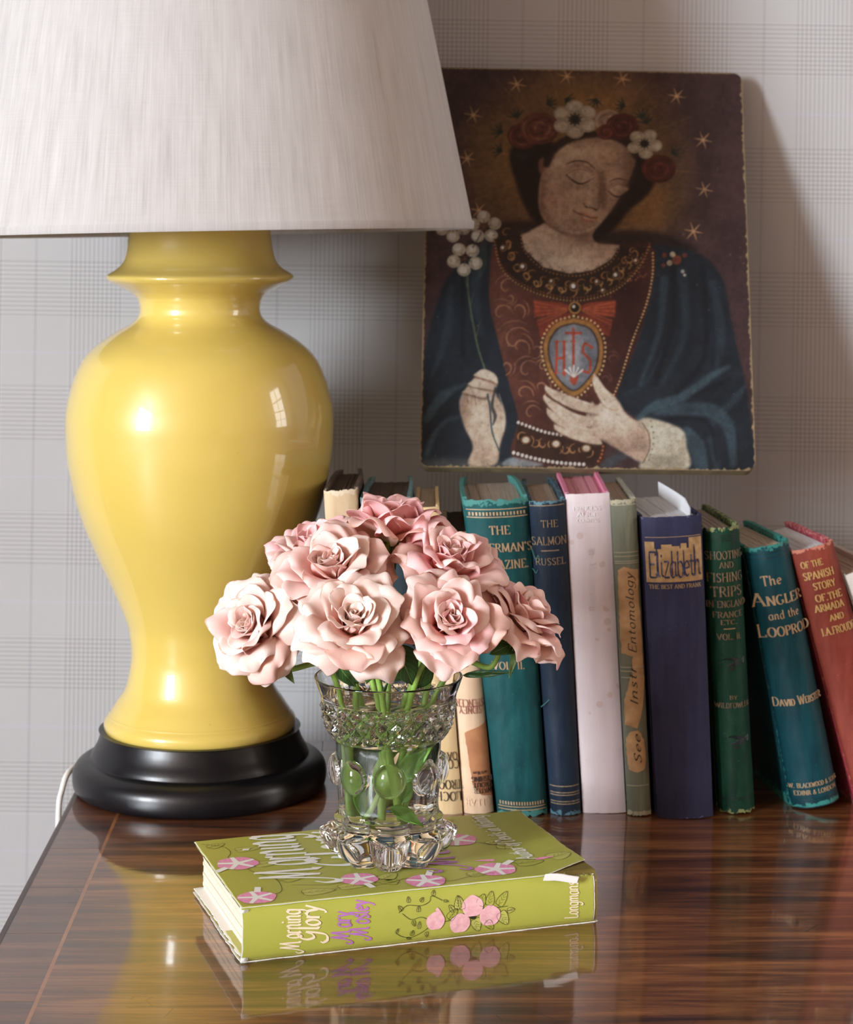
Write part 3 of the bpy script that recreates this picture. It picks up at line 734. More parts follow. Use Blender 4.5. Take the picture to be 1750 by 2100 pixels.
M_label = mottled('brown_label_paper', srgb(160, 126, 88), srgb(196, 160, 116), 110, .8, .25, 500)
patch(b8, [(1266, 1165), (1279, 1161), (1290, 1178), (1307, 1166), (1309, 1230), (1316, 1300), (1318, 1340), (1322, 1400), (1319, 1450), (1312, 1480), (1306, 1492), (1301, 1468), (1282, 1485), (1279, 1440), (1296, 1372), (1297, 1342), (1274, 1338), (1270, 1260)], M_label, 'torn_paper_label', .0005, .0005)
patch(b8, [(1292, 1497), (1310, 1496), (1321, 1512), (1327, 1560), (1322, 1576), (1308, 1582), (1290, 1575), (1286, 1545), (1283, 1515)], M_label, 'torn_paper_label', .0005, .0005)
for txt, y0, h, f_, cx in (('Entomology', 1256, 16, 165, 4), ('Instr', 1405, 16, 80, 2), ('See', 1535, 15, 60, 3)):
    m = MB(); write(m, txt, lambda u, v: b8.surf(-v, b8.v(y0)+u, .0009), 0, b8.k(-cx-6), b8.k(h), 'pen', .10, .05, slant=.25, fit=b8.k(f_)); m.build('handwriting', M_black_ink, b8.root)
M_rule = flat('pale_blind_rule', srgb(168, 166, 142), .7)
b8.rules([1034, 1131, 1139, 1149, 1153, 1366, 1374, 1387, 1608, 1662], M_rule, 'blind_rule', th=1.6)
C_blue = cloth('indigo_bookcloth', srgb(48, 51, 82), srgb(64, 68, 102), srgb(120, 126, 164), .62, .3, .8)
b9 = Book('book', 'thick indigo blue book with gilt panel lettered Elizabeth on its spine', (1315, 1060), (1439, 1053), (1349, 1675), (1463, 1673), .118, 5, .0065, C_blue, C_blue, P_white, sq=.002, fray=.0006)
m = MB(); W9 = b9.w
bar(m, b9.surf, -W9*.47, W9*.47, b9.v(1190), b9.v(1122), 18)
for u0, u1, y in ((-.47, -.33, 1107), (-.22, -.05, 1113), (-.05, .08, 1117), (.10, .20, 1112), (.24, .47, 1101)):
    bar(m, b9.surf, W9*u0, W9*u1, b9.v(1122), b9.v(y), 5)
m.build('gilt_panel', mottled('antique_gilt_panel', srgb(158, 126, 84), srgb(196, 166, 122), 180, .5, 0, Metallic=.25), b9.root)
m = MB()
write(m, 'Elizabeth', lambda u, v: b9.surf(u, v, .0009), 0, b9.v(1180), b9.k(52), 'gothic', .10, .05, track=-.02, fit=W9*.88)
for u, v0, v1 in ((-.30, 1118, 1180), (-.06, 1126, 1180), (.14, 1126, 1178), (.33, 1116, 1180)):
    bar(m, lambda a, b: b9.surf(a, b, .0009), W9*u-b9.k(1.2), W9*u+b9.k(1.2), b9.v(v1), b9.v(v0), 1)
m.build('title_lettering', C_blue, b9.root)
b9.text([('THE BEST AND FRANK', 1203, 8, 104, 0)], M_gold, 'small_lettering', weight=.16, thin=.08)
b9.rules([1098], M_gold, 'gilt_rule', w=.92, th=1.2)
# loose white endleaf sticking up inside the back board
m = MB()
a0 = .83
for sd in (0, .0005):
    m.grid(7, 4, lambda i, j: b9.pos(a0-(sd/b9.w)+.02*math.sin(i*.5), .001+.112*i/6, lerp(.4, 1+.0085/b9.H*(1 if i else .5), j/3)))
recalc(m.build('loose_endleaf', flat('white_endpaper', srgb(232, 236, 242), .7), b9.root, True))

C_green = cloth('bottle_green_cloth', srgb(16, 54, 42), srgb(30, 82, 60), srgb(168, 176, 120), .55, .3, .6)
b10 = Book('book', 'bottle green book SHOOTING AND FISHING TRIPS with two dark fish ornaments', (1441, 1080), (1516, 1073), (1476, 1664), (1548, 1660), .110, 5, .0095, C_green, C_green, P_grey, sq=.004, fray=.002)
b10.text([('SHOOTING', 1142, 16, 76, 1), ('AND', 1160, 12, 28, 1), ('FISHING', 1188, 18, 72, 0), ('TRIPS', 1218, 20, 62, 0), ('IN ENGLAND', 1240, 13, 78, 0), ('FRANCE', 1261, 12, 60, 0), ('ETC.', 1275, 9, 34, 0), ('VOL. II.', 1306, 12, 50, 0)], M_dull, weight=.15, thin=.05)
b10.text([('BY', 1428, 8, 16, 0), ('WILDFOWLER', 1445, 10, 70, 0)], M_dull, 'author_lettering', weight=.15, thin=.06)
b10.rules([1284], M_gold, w=.32, th=2); b10.rules([1094, 1099, 1104, 1628, 1632], flat('dark_green_rule', srgb(10, 36, 30), .5), 'blind_rule', th=1.6)
M_dark_ink = flat('dark_blocked_ink', srgb(20, 34, 40), .4)
for y in (1353, 1512):
    m = MB(); pts = [(-26, 0), (-14, 9), (0, 11), (14, 8), (24, 2), (31, 9), (30, -4), (22, -3), (8, -9), (-10, -8)]
    poly2(m, [(b10.k(p[0]*.95), b10.v(y)+b10.k(p[1])) for p in pts], b10.surf)
    poly2(m, [(b10.k(p[0]*.9), b10.v(y)+b10.k(p[1]-13)) for p in ((-8, 1), (0, 3), (8, 1), (5, -3), (-5, -3))], b10.surf)
    m.build('fish_ornament', M_dark_ink, b10.root)

C_teal2 = cloth('deep_teal_cloth', srgb(10, 58, 68), srgb(20, 80, 90), srgb(70, 160, 150), .5, .25, .5)
b11 = Book('book', 'deep teal book leaning left with gilt title The ANGLER and the LOOP-ROD', (1528, 1122), (1616, 1103), (1627, 1657), (1721, 1637), .098, 9, .0095, C_teal2, C_teal2, P_cream, sq=.0045, fray=.002)
b11.text([('The', 1193, 20, 40, -12)], M_gold, style='pen', weight=.17, thin=.06)
b11.text([('Angler', 1233, 26, 102, -2)], M_gold, weight=.15, thin=.05, smallcaps=True)
b11.text([('and the', 1262, 17, 64, 2)], M_gold, style='pen', weight=.17, thin=.07)
b11.text([('Looprod', 1296, 26, 106, 0)], M_gold, weight=.15, thin=.05, smallcaps=True)
b11.text([('David Webster', 1437, 18, 98, 0)], M_gold, 'author_lettering', weight=.2, thin=.07, smallcaps=True)
b11.text([('W. BLACKWOOD & SONS', 1604, 9, 96, 0), ('EDINR & LONDON', 1619, 9, 84, 0)], M_gold, 'publisher_lettering', weight=.18, thin=.08)
b11.rules([1128, 1138, 1629, 1634, 1645], flat('blind_tooled_line', srgb(8, 44, 54), .4), 'blind_rule', th=1.8)
C_red = cloth('brick_red_cloth', srgb(126, 52, 44), srgb(158, 76, 60), srgb(222, 150, 126), .55, .3, .55)
C_rose = cloth('crimson_boards', srgb(150, 46, 62), srgb(176, 70, 84), srgb(220, 140, 140), .55, .3, .6)
b12 = Book('book', 'brick red book leaning left with gilt title THE SPANISH STORY OF THE ARMADA', (1623, 1129), (1708, 1106), (1764, 1657), (1852, 1634), .10, 9, .006, C_rose, C_red, P_white, sq=.004, fray=.0012)
b12.text([('OF THE 16', 1156, 13, 56, -8), ('SPANISH', 1180, 15, 62, -6), ('STORY', 1202, 14, 46, -1), ('OF.THE', 1226, 14, 56, 2), ('ARMADA', 1246, 14, 60, -2), ('AND', 1268, 12, 30, 6), ('J.A.FROUDE', 1294, 15, 72, 4)], M_gilt2, weight=.22, thin=.09)
C_cream = cloth('ivory_paper_cover', srgb(222, 216, 206), srgb(236, 232, 224), srgb(244, 240, 232), .6, .05, .95)
b13 = Book('book', 'ivory book leaning against the red one at the end of the row', (1735, 1180), (1790, 1150), (1903, 1660), (1965, 1630), .095, 8, .003, C_cream, C_cream, P_cream, sq=.004, fray=.0004)
for bk, pts in ((b5, [(1.0, .84), (1.06, .80), (1.10, .815), (1.13, .79)]), (b5, [(1.0, .34), (1.14, .36), (1.25, .385)]), (b5, [(1.0, .775), (1.05, .76), (1.08, .77)])):
    MB().tube([bk.pos(a, -.0035, t) for a, t in [tuple(q) for q in crom(pts, 5)]], .00028, 5).build('loose_thread', C_teal, bk.root)
# ------------------------------------------------------------------ the green novel lying flat
GO = Vector((-.104, 1.155-CAMD, TZ)); GX = Vector((.9496, .3135, 0)); GY = Vector((-.3135, .9496, 0))
GLn, GW, GT = .2165, .1285, .0315
def gp(l, w, z): return GO+GX*l+GY*w+Vector((0, 0, z))
gb = thing('novel', 'lime green dust-jacketed novel lying flat under the glass vase', 'book', gp(GLn/2, GW/2, 0))
def jacket(name, c1, c2):
    t = NT(name); c = t.coord()
    n = t.noise(c, 40, 4); f = t.noise(c, 1300, 2)
    col = t.mix(n, c1, c2); col = t.mix(t.math('MULTIPLY', t.math('GREATER_THAN', f, .72), .18), col, srgb(206, 206, 130))
    t.set(Base_Color=col, Roughness=.42, Coat_Weight=.15, Coat_Roughness=.3, Normal=t.bump(t.noise(c, 700, 2), .12, .0004)); return t.m
M_jack = jacket('lime_jacket', srgb(170, 174, 70), srgb(180, 183, 84))
M_jwhite = flat('torn_white_paper', srgb(238, 240, 236), .7)
M_olive = cloth('olive_bookcloth', srgb(122, 108, 52), srgb(142, 126, 66), srgb(190, 176, 120), .7, .3, .95)
t = NT('novel_pages'); c = t.coord()
ln = t.noise(t.mapping(c, scale=(2, 2, 900)), 1.0, 3, .7)
t.set(Base_Color=t.ramp(ln, [(.3, srgb(206, 184, 158)), (.65, srgb(238, 222, 200))]), Roughness=.9, Normal=t.bump(ln, .4, .0004)); M_npages = t.m
# page block: sections stacked, the head set in from the boards
m = MB(); n = 12
for k in range(n):
    z0, z1 = lerp(.0032, .0283, k/n), lerp(.0032, .0283, (k+1)/n); j = R.uniform(-.0003, .0003)
    m.hexa([gp(.0042+j, .004, z0), gp(GLn-.004, .004, z0), gp(GLn-.004, GW-.004, z0), gp(.0042+j, GW-.004, z0), gp(.0042+j, .004, z1), gp(GLn-.004, .004, z1), gp(GLn-.004, GW-.004, z1), gp(.0042+j, GW-.004, z1)])
recalc(m.build('page_block', M_npages, gb))
def jag(l, a): return a*mnoise.noise(Vector((l*130, a*900, 3.3)))+.4*a*mnoise.noise(Vector((l*370, 5, a*90)))
def plate(name, outline, z0, z1, mat, amp, grow=0.):
    """thin plate with a ragged edge; outline in (l, w)"""
    P_ = []; cx = sum(p[0] for p in outline)/len(outline); cy = sum(p[1] for p in outline)/len(outline)
    for a, b in zip(outline, outline[1:]+outline[:1]):
        d = math.hypot(b[0]-a[0], b[1]-a[1]); n = max(2, int(d/.0013)); nx, ny = (b[1]-a[1])/d, -(b[0]-a[0])/d
        for i in range(n):
            t = i/n; o = grow+jag(a[0]+t*d+a[1]*3, amp)
            P_.append((lerp(a[0], b[0], t)+nx*o, lerp(a[1], b[1], t)+ny*o))
    m = MB(); N = len(P_)
    for z in (z0, z1):
        for p in P_: m.v.append(tuple(gp(p[0], p[1], z(p) if callable(z) else z)))
    m.f.append(tuple(reversed(range(N)))); m.f.append(tuple(range(N, 2*N)))
    for i in range(N): m.f.append((i, (i+1) % N, N+(i+1) % N, N+i))
    return m.build(name, mat, gb)
rect = lambda a, b, c_, d: [(a, c_), (b, c_), (b, d), (a, d)]
plate('lower_board', rect(0, GLn, .001, GW), 0.0002, .0028, M_olive, .0002)
plate('lower_jacket', rect(-.0004, GLn+.0002, .001, GW), .0, .0003, M_jwhite, .0008, .0006)
plate('lower_jacket_flap', rect(-.0006, .085, .004, GW-.002), .0028, .0032, M_jwhite, .0012, .0002)
plate('lower_jacket_flap_print', rect(.0004, .040, .002, .045), .0032, .0034, M_jack, .0004, 0)
plate('upper_board', rect(0.0004, GLn-.0006, .0012, GW), .0285, .0310, M_olive, .0002)
def lift(l, w): return .0022*max(0, min(1, (l-.186)/.03))*max(0, 1-w/.045)
def sheet(name, z0, z1, mat, amp, grow):
    nl, nw = 70, 26; m = MB()
    def fn(z):
        def g(i, j):
            l = lerp(-grow, GLn-.001+grow, i/nl); lc = min(max(l, 0), GLn-.001)
            w0 = (0 if lc < .183 else .0165*(lc-.183)/(GLn-.184))-grow; w = lerp(w0, GW+grow, j/nw)
            if i in (0, nl): l += jag(w+i*.1, amp)
            if j in (0, nw): w += jag(l+j*.1, amp)
            return gp(l, w, z+lift(lc, max(w, 0)))
        return g
    m.grid(nl+1, nw+1, fn(z1)); k = len(m.v); m.grid(nl+1, nw+1, fn(z0)); n = nl+1
    for i in range(nl):
        for j in (0, nw): m.f.append((j*n+i, j*n+i+1, k+j*n+i+1, k+j*n+i))
    for j in range(nw):
        for i in (0, nl): m.f.append((j*n+i, (j+1)*n+i, k+(j+1)*n+i, k+j*n+i))
    return recalc(m.build(name, mat, gb))
sheet('upper_jacket_edge', .03095, .03122, M_jwhite, .0007, .0006)
sheet('upper_jacket', .0312, .0316, M_jack, .0003, 0.)
# spine: jacket paper rolled round the back of the book
def spine_fn(off, l0, l1, nl, na, amp, hcut=None):
    m = MB()
    def fn(i, j):
        l = lerp(l0, l1, i/nl); a = j/na
        if i in (0, nl): l += jag(a*.03+i*.001, amp)*(1 if i else -1)
        h = .0002+a*(.0312-.0002)
        if hcut and a > .5: h = min(h, hcut(l)+jag(l, .0006) if j == na else h)
        bul = -.0036*(1-abs(2*h/.0314-1)**2.6)
        rnd = .0016*max(0, abs(2*h/.0314-1)-.9)/.1
        return gp(l, .0012+bul+rnd-off, h)
    m.grid(nl+1, na+1, fn); return m
spine_fn(.0, .0008, GLn-.0004, 40, 14, .0002).build('cloth_spine', M_olive, gb, True)
hc = lambda l: .0312 if l < .182 else .0312-.004*min(1, (l-.182)/.01)-.001*math.sin(l*900)
spine_fn(.0003, -.0009, GLn-.0022, 90, 16, .0006, lambda l: hc(l)+.0007).build('spine_jacket_edge', M_jwhite, gb, True)
spine_fn(.0006, -.0002, GLn-.0032, 90, 16, .0004, hc).build('spine_jacket', M_jack, gb, True)
# curled torn scrap at the foot of the spine
m = MB()
def scrap(i, j):
    l = .1835+.021*i/6; a = j/4
    return gp(l-.003*a, -.0012-.0035*math.sin(a*2.2)-.0012*i/6, .0312-.0005*i+.0042*math.sin(a*2.4)*(1-.25*abs(i-2)/3)-.004*a*a+jag(l+a, .0005))
m.grid(7, 5, scrap); m.build('torn_scrap', M_jwhite, gb, True)
for l, h0 in ((-.0002, .0285), (-.0004, .0015)):           # dog-eared head corners
    m = MB(); m.grid(5, 4, lambda i, j: gp(l-.0008+.0011*i, -.0002-.0012*(1-abs(i-1.5)/3)-.0003*j, h0-.0003+.0007*j+.0008*mnoise.noise(Vector((i*.9, j*.8, h0*99)))))
    m.build('worn_corner', M_jwhite, gb, True)

# printing on the jacket
def topm(l, w, dz=0.0): return gp(l, w, .03172+dz+lift(l, w))
def spm(l, h):
    return gp(l, .0012-.0036*(1-abs(2*h/.0314-1)**2.6)-.00085, h)
M_wp = flat('white_print', srgb(246, 248, 244), .5); M_cp = flat('cream_print', srgb(242, 226, 196), .5)
M_pp = flat('mauve_print', srgb(182, 118, 190), .5); M_kp = flat('black_line_print', srgb(44, 48, 26), .5)
M_pk = mottled('pink_print', srgb(232, 132, 186), srgb(246, 176, 206), 600, .5, 0); M_lp = flat('pale_green_print', srgb(190, 192, 100), .5)
M_pk2 = mottled('soft_pink_print', srgb(232, 170, 180), srgb(244, 200, 200), 420, .5, 0)
def cover_text(part, txt, l, w0, w1, h, mat, weight=.2, thin=.045, slant=.26, style='script'):
    m = MB(); write(m, txt, lambda u, v: topm(l-v, u, .00028), (w0+w1)/2, 0, h, style, weight, thin, .02, slant, w1-w0); return m.build(part, mat, gb)
def spine_text(part, txt, l, h0, h1, h, mat, weight=.2, thin=.07, slant=.2, style='script'):
    m = MB(); write(m, txt, lambda u, v: spm(l-v, u), (h0+h1)/2, 0, h, style, weight, thin, .02, slant, h1-h0); return m.build(part, mat, gb)
cover_text('cover_title', 'Morning', .0595, .034, .124, .0395, M_wp, .2, .05)
cover_text('cover_title', 'Glory', .098, .046, .120, .0395, M_wp, .2, .05)
cover_text('cover_author', 'Mary', .124, .030, .078, .020, M_pp, .17, .06)
cover_text('cover_author', 'Mosley', .143, .030, .098, .020, M_pp, .17, .06)
cover_text('cover_subtitle', 'Author of Devils in Waiting', .189, .0290, .124, .0115, M_wp, .17, .06, .2, 'pen')
spine_text('spine_title', 'Morning', .0335, .0045, .0275, .0125, M_cp)
spine_text('spine_title', 'Glory', .0445, .0085, .0285, .0125, M_cp)
spine_text('spine_author', 'Mary', .0625, .0070, .0235, .0115, M_pp)
spine_text('spine_author', 'Mosley', .0735, .0080, .0285, .0115, M_pp)
spine_text('publisher_lettering', 'Longmans', .2035, .0042, .0262, .0085, M_cp, .17, .07, .12, 'pen')
def leaf_outline(cx, cy, ang, ln, wd):
    pts = []
    for k in range(25):
        t = k/24*2*math.pi; r = math.cos(t/2)
        xx = (1-math.cos(t))/2; yy = math.sin(t)*(1-.55*xx)*.5
        xx = xx*(1.0) - .12*(math.exp(-((t-0)/.5)**2)+math.exp(-((t-2*math.pi)/.5)**2))*-1
        a, b = xx*ln, yy*wd
        pts.append((cx+a*math.cos(ang)-b*math.sin(ang), cy+a*math.sin(ang)+b*math.cos(ang)))
    return pts
lnw = lambda w: (lambda dx, dy, t: w)
def rib(m, pts, w, mapf):
    sc = 20.0                                  # ribbon() samples in em-sized steps
    ribbon(m, [(p[0]*sc, p[1]*sc) for p in pts], lnw(w*sc), lambda u, v: mapf(u/sc, v/sc))
def print_leaf(cx, cy, ang, ln, wd, mapf, lift, lw=.00022, fill=True):
    o = leaf_outline(cx, cy, ang, ln, wd)
    if fill:
        m = MB(); poly2(m, o, lambda a, b: mapf(a, b)); m.build('printed_leaf', M_lp if R.random() < .45 else M_jack, gb)
    m = MB(); mf = lambda a, b: mapf(a, b)+lift
    rib(m, o, lw, mf); tip = (cx+ln*math.cos(ang), cy+ln*math.sin(ang)); rib(m, [(cx, cy), tip], lw*.8, mf)
    for f in (.25, .45, .62):
        q = (lerp(cx, tip[0], f), lerp(cy, tip[1], f))
        for s_ in (-1, 1):
            a2 = ang+s_*.75; rib(m, [q, (q[0]+.3*wd*math.cos(a2), q[1]+.3*wd*math.sin(a2))], lw*.6, mf)
    m.build('printed_leaf_lines', M_kp, gb)
UPV = Vector((0, 0, .00012)); FRV = GY*-.00015
def flower(l, w, r, rot, tube=True):
    m = MB(); o = [(l+r*(1+.04*math.sin(5*a+rot))*math.cos(a), w+r*.95*(1+.04*math.sin(5*a+rot))*math.sin(a)) for a in [2*math.pi*k/40 for k in range(40)]]
    poly2(m, o, lambda a, b: topm(a, b, .00018)); fo = m.build('printed_flower', M_pk, gb)
    m = MB(); star = []
    for k in range(10):
        a = rot+2*math.pi*k/10; rr = r*.96 if k % 2 == 0 else r*.24
        if k % 2 == 0: star += [(l+rr*math.cos(a-.11), w+rr*math.sin(a-.11)), (l+rr*math.cos(a+.11), w+rr*math.sin(a+.11))]
        else: star.append((l+rr*math.cos(a), w+rr*math.sin(a)))
    poly2(m, star, lambda a, b: topm(a, b, .00025))
    if tube:
        a = rot+.9; n0 = (l+r*.8*math.cos(a), w+r*.8*math.sin(a)); n1 = (l+r*1.6*math.cos(a), w+r*1.6*math.sin(a))
        rib(m, [n0, n1], r*.34, lambda a, b: topm(a, b, .00022))
    m.build('printed_star', M_wp, fo)
for l, w, r, rot in ((.0150, .0770, .0125, 2.9), (.0115, .0128, .0112, .4), (.0763, .0260, .0112, 4.0), (.1125, .0105, .0118, .2), (.1590, .0180, .0122, -.2), (.1560, .0800, .0125, .6)):
    flower(l, w, r, rot)
for l, w, a, ln_, wd in ((.004, .112, .5, .014, .011), (.018, .102, .1, .018, .012), (.021, .069, .25, .024, .013), (.030, .036, .5, .024, .016), (.036, .012, .0, .022, .014), (.058, .014, .1, .026, .012), (.088, .020, .7, .016, .014), (.098, .012, 2.6, .016, .013),
                         (.138, .012, .2, .018, .012), (.172, .024, 0, .02, .016), (.196, .026, .4, .018, .018), (.178, .052, 1.3, .018, .014), (.170, .066, .4, .014, .010), (.150, .112, .5, .02, .014), (.126, .118, .2, .02, .012)):
    print_leaf(l, w, a, ln_, wd, topm, UPV)
m = MB()
for pts in ([(.002, .122), (.014, .112), (.016, .100), (.012, .090)], [(.018, .066), (.022, .055), (.030, .040), (.028, .020), (.020, .014)], [(.036, .028), (.055, .022), (.066, .022), (.078, .012), (.092, .014), (.106, .018), (.124, .006), (.140, .010), (.156, .012)],
            [(.160, .026), (.176, .030), (.190, .030)], [(.160, .078), (.172, .066), (.180, .058)], [(.116, .118), (.130, .124), (.146, .118), (.158, .124)]):
    rib(m, [tuple(p) for p in crom(pts, 8)], .00035, lambda a, b: topm(a, b, .00006))
m.build('printed_vine', M_kp, gb)
for l, w, a in ((.187, .028, .1), (.166, .034, 2.9)):
    m = MB(); poly2(m, leaf_outline(l, w, a, .014, .005), lambda a, b: topm(a, b, .0001)); m.build('printed_bud', M_pk, gb)
# spine ornament
def sp_px(x, y):
    yb = 1975-(x-497)*85/728
    return ((x-497)/728*.2165, (yb-y)/3530+.0005)
m = MB()
for pts in ([(805, 1872), (823, 1857), (850, 1857), (868, 1849), (874, 1838), (895, 1846)], [(812, 1873), (830, 1885), (850, 1880), (866, 1885), (880, 1888)], [(800, 1914), (815, 1922), (835, 1922), (858, 1908), (872, 1895)],
            [(862, 1898), (880, 1888), (905, 1888), (925, 1875), (960, 1870), (990, 1862), (1030, 1856)]):
    rib(m, [tuple(p) for p in crom([sp_px(*q) for q in pts], 8)], .00028, spm)
m.build('printed_vine', M_kp, gb)
for x_, y_, a, ln_, wd in ((826, 1852, 1.6, .0034, .0028), (850, 1850, .9, .0030, .0028), (812, 1868, 2.2, .0038, .0030), (833, 1886, -1.2, .0040, .0030), (845, 1870, 1.5, .0036, .0030), (876, 1838, 1.2, .0032, .003), (897, 1846, -.3, .003, .002), (832, 1920, 1.4, .0036, .003), (861, 1910, -1.3, .0038, .0028), (846, 1905, 1.5, .0046, .0026), (800, 1914, 1.2, .003, .002), (822, 1924, -.4, .003, .002),
                           (905, 1886, .8, .0085, .0068), (925, 1866, 1.5, .0085, .0052), (938, 1866, 1.9, .009, .005), (970, 1858, 1.1, .0078, .007), (990, 1858, 1.3, .009, .007), (1008, 1858, .9, .0105, .007), (1012, 1866, -1.0, .0105, .0085), (960, 1880, -1.2, .0095, .008), (985, 1886, -.9, .008, .006), (1028, 1866, .1, .005, .004), (918, 1868, 2.2, .005, .004)):
    l, h = sp_px(x_, y_); print_leaf(l, h, a, ln_, wd, spm, FRV, .0002)
m = MB()
for q in ((975, 1866, 12, 6), (958, 1878, 8, 6), (1000, 1866, 9, 5)):
    l, h = sp_px(q[0], q[1]); poly2(m, [(l+q[2]/3530*math.cos(a)*(1+.2*math.sin(3*a)), h+q[3]/3530*math.sin(a)) for a in [k*math.pi/8 for k in range(16)]], lambda a, b: spm(a, b)+FRV*.5)
m.build('printed_hatching', M_kp, gb)['kind'] = 'stuff'
for x_, y_, r in ((880, 1888, 19), (931, 1893, 21), (957, 1857, 22), (993, 1876, 22)):
    l, h = sp_px(x_, y_); m = MB()
    poly2(m, [(l+r/3530*1.05*math.cos(a), h+r/3530*.98*math.sin(a)*(1+.06*math.sin(5*a))) for a in [k*math.pi/14 for k in range(28)]], lambda a, b: spm(a, b)+FRV*1.4)
    m.build('printed_blossom', M_pk2, gb)
l, h = sp_px(890, 1872); m = MB(); poly2(m, leaf_outline(l-.003, h+.004, -.95, .009, .0028), lambda a, b: spm(a, b)+FRV*1.4); m.build('printed_bud', M_pk2, gb)
# ------------------------------------------------------------------ the old devotional painting, drawn stroke by stroke
PW, PH = 870, 1050
C = np.zeros((PH, PW, 3))
YY, XX = np.mgrid[0:PH, 0:PW].astype(float)*2            # drawing units: twice the canvas
rng = np.random.default_rng(5)
def vnoise(cell, seed):
    g = np.random.default_rng(seed).random((PH//cell+3, PW//cell+3))
    yy, xx = np.mgrid[0:PH, 0:PW]/cell; y0, x0 = yy.astype(int), xx.astype(int); fy, fx = yy-y0, xx-x0
    fy, fx = fy*fy*(3-2*fy), fx*fx*(3-2*fx)
    return (g[y0, x0]*(1-fx)+g[y0, x0+1]*fx)*(1-fy)+(g[y0+1, x0]*(1-fx)+g[y0+1, x0+1]*fx)*fy
def blend(mask, col, sl=None):
    if sl is None: sl = (slice(None), slice(None))
    C[sl] += (np.array(col, float)/255-C[sl])*mask[..., None]
def win(x0, y0, x1, y1):
    a, b = max(int(x0/2), 0), min(int(x1/2)+2, PW); c_, d = max(int(y0/2), 0), min(int(y1/2)+2, PH)
    return None if a >= b or c_ >= d else (slice(c_, d), slice(a, b))
def boxblur(M_, r):
    for ax in (0, 1):
        for _ in range(2):
            k = 2*r+1; pad = [(0, 0), (0, 0)]; pad[ax] = (r+1, r)
            cs = np.cumsum(np.pad(M_, pad, mode='edge'), axis=ax)
            M_ = (np.take(cs, range(k, cs.shape[ax]), ax)-np.take(cs, range(0, cs.shape[ax]-k), ax))/k
    return M_
def pmask(pts, soft=1, smooth=True):
    P_ = np.array(crom(list(pts)+[pts[0]], 6) if smooth else list(pts)+[pts[0]], float)
    s_ = win(P_[:, 0].min()-6*soft-4, P_[:, 1].min()-6*soft-4, P_[:, 0].max()+6*soft+4, P_[:, 1].max()+6*soft+4)
    if s_ is None: return None, None
    xx, yy = XX[s_], YY[s_]; ins = np.zeros(xx.shape, bool)
    for (x0, y0), (x1, y1) in zip(P_, P_[1:]):
        if y0 == y1: continue
        ins ^= ((y0 <= yy) != (y1 <= yy)) & (xx < x0+(yy-y0)*(x1-x0)/(y1-y0))
    M_ = ins.astype(float)
    return (boxblur(M_, soft) if soft else M_), s_
def fill(pts, col, a=1., soft=1, smooth=True):
    M_, s_ = pmask(pts, soft, smooth)
    if s_ is not None: blend(M_*a, col, s_)
def shade(pts, stops, a=1., soft=1, smooth=True, tex=.0):
    """polygon with soft blobs of colour inside: stops = (x, y, radius, colour, alpha)"""
    M_, s_ = pmask(pts, soft, smooth); xx, yy = XX[s_], YY[s_]
    for x0, y0, r, col, al in stops:
        rx, ry = r if isinstance(r, tuple) else (r, r)
        g = np.exp(-(((xx-x0)/rx)**2+((yy-y0)/ry)**2)); blend(M_*g*al, col, s_)
def stroke(pts, w, col, a=1., soft=1.0, n=7):
    P_ = np.array(crom(pts, n) if len(pts) > 2 else [lerp(np.array(pts[0], float), np.array(pts[-1], float), i/8) for i in range(9)], float)
    ws = np.interp(np.linspace(0, 1, len(P_)), np.linspace(0, 1, len(w)), w) if isinstance(w, (list, tuple)) else np.full(len(P_), w)
    mw = ws.max()+4; s_ = win(P_[:, 0].min()-mw, P_[:, 1].min()-mw, P_[:, 0].max()+mw, P_[:, 1].max()+mw)
    if s_ is None: return
    xx, yy = XX[s_], YY[s_]; M_ = np.zeros(xx.shape)
    for (p, q, wa, wb) in zip(P_, P_[1:], ws, ws[1:]):
        d = q-p; L2 = (d**2).sum() or 1e-9
        t = np.clip(((xx-p[0])*d[0]+(yy-p[1])*d[1])/L2, 0, 1)
        dist = np.hypot(xx-p[0]-t*d[0], yy-p[1]-t*d[1]); r = (wa+(wb-wa)*t)/2
        M_ = np.maximum(M_, np.clip((r-dist)/(soft*2)+.5, 0, 1))
    blend(M_*a, col, s_)
def dot(x0, y0, r, col, a=1., ry=None):
    ry = ry or r; s_ = win(x0-r-4, y0-ry-4, x0+r+4, y0+ry+4)
    if s_ is None: return
    d = np.hypot((XX[s_]-x0)/r, (YY[s_]-y0)/ry); blend(np.clip((1-d)*min(r, ry)/2+.5, 0, 1)*a, col, s_)
def glow(x0, y0, rx, ry, col, a):
    blend(np.exp(-(((XX-x0)/rx)**2+((YY-y0)/ry)**2))*a, col)
def along(pts, step):
    P_ = np.array(crom(pts, 12), float); d = np.r_[0, np.cumsum(np.hypot(*np.diff(P_, axis=0).T))]
    for s_ in np.arange(0, d[-1], step): yield np.interp(s_, d, P_[:, 0]), np.interp(s_, d, P_[:, 1])
# ground
C[:] = np.array([82, 60, 60])/255
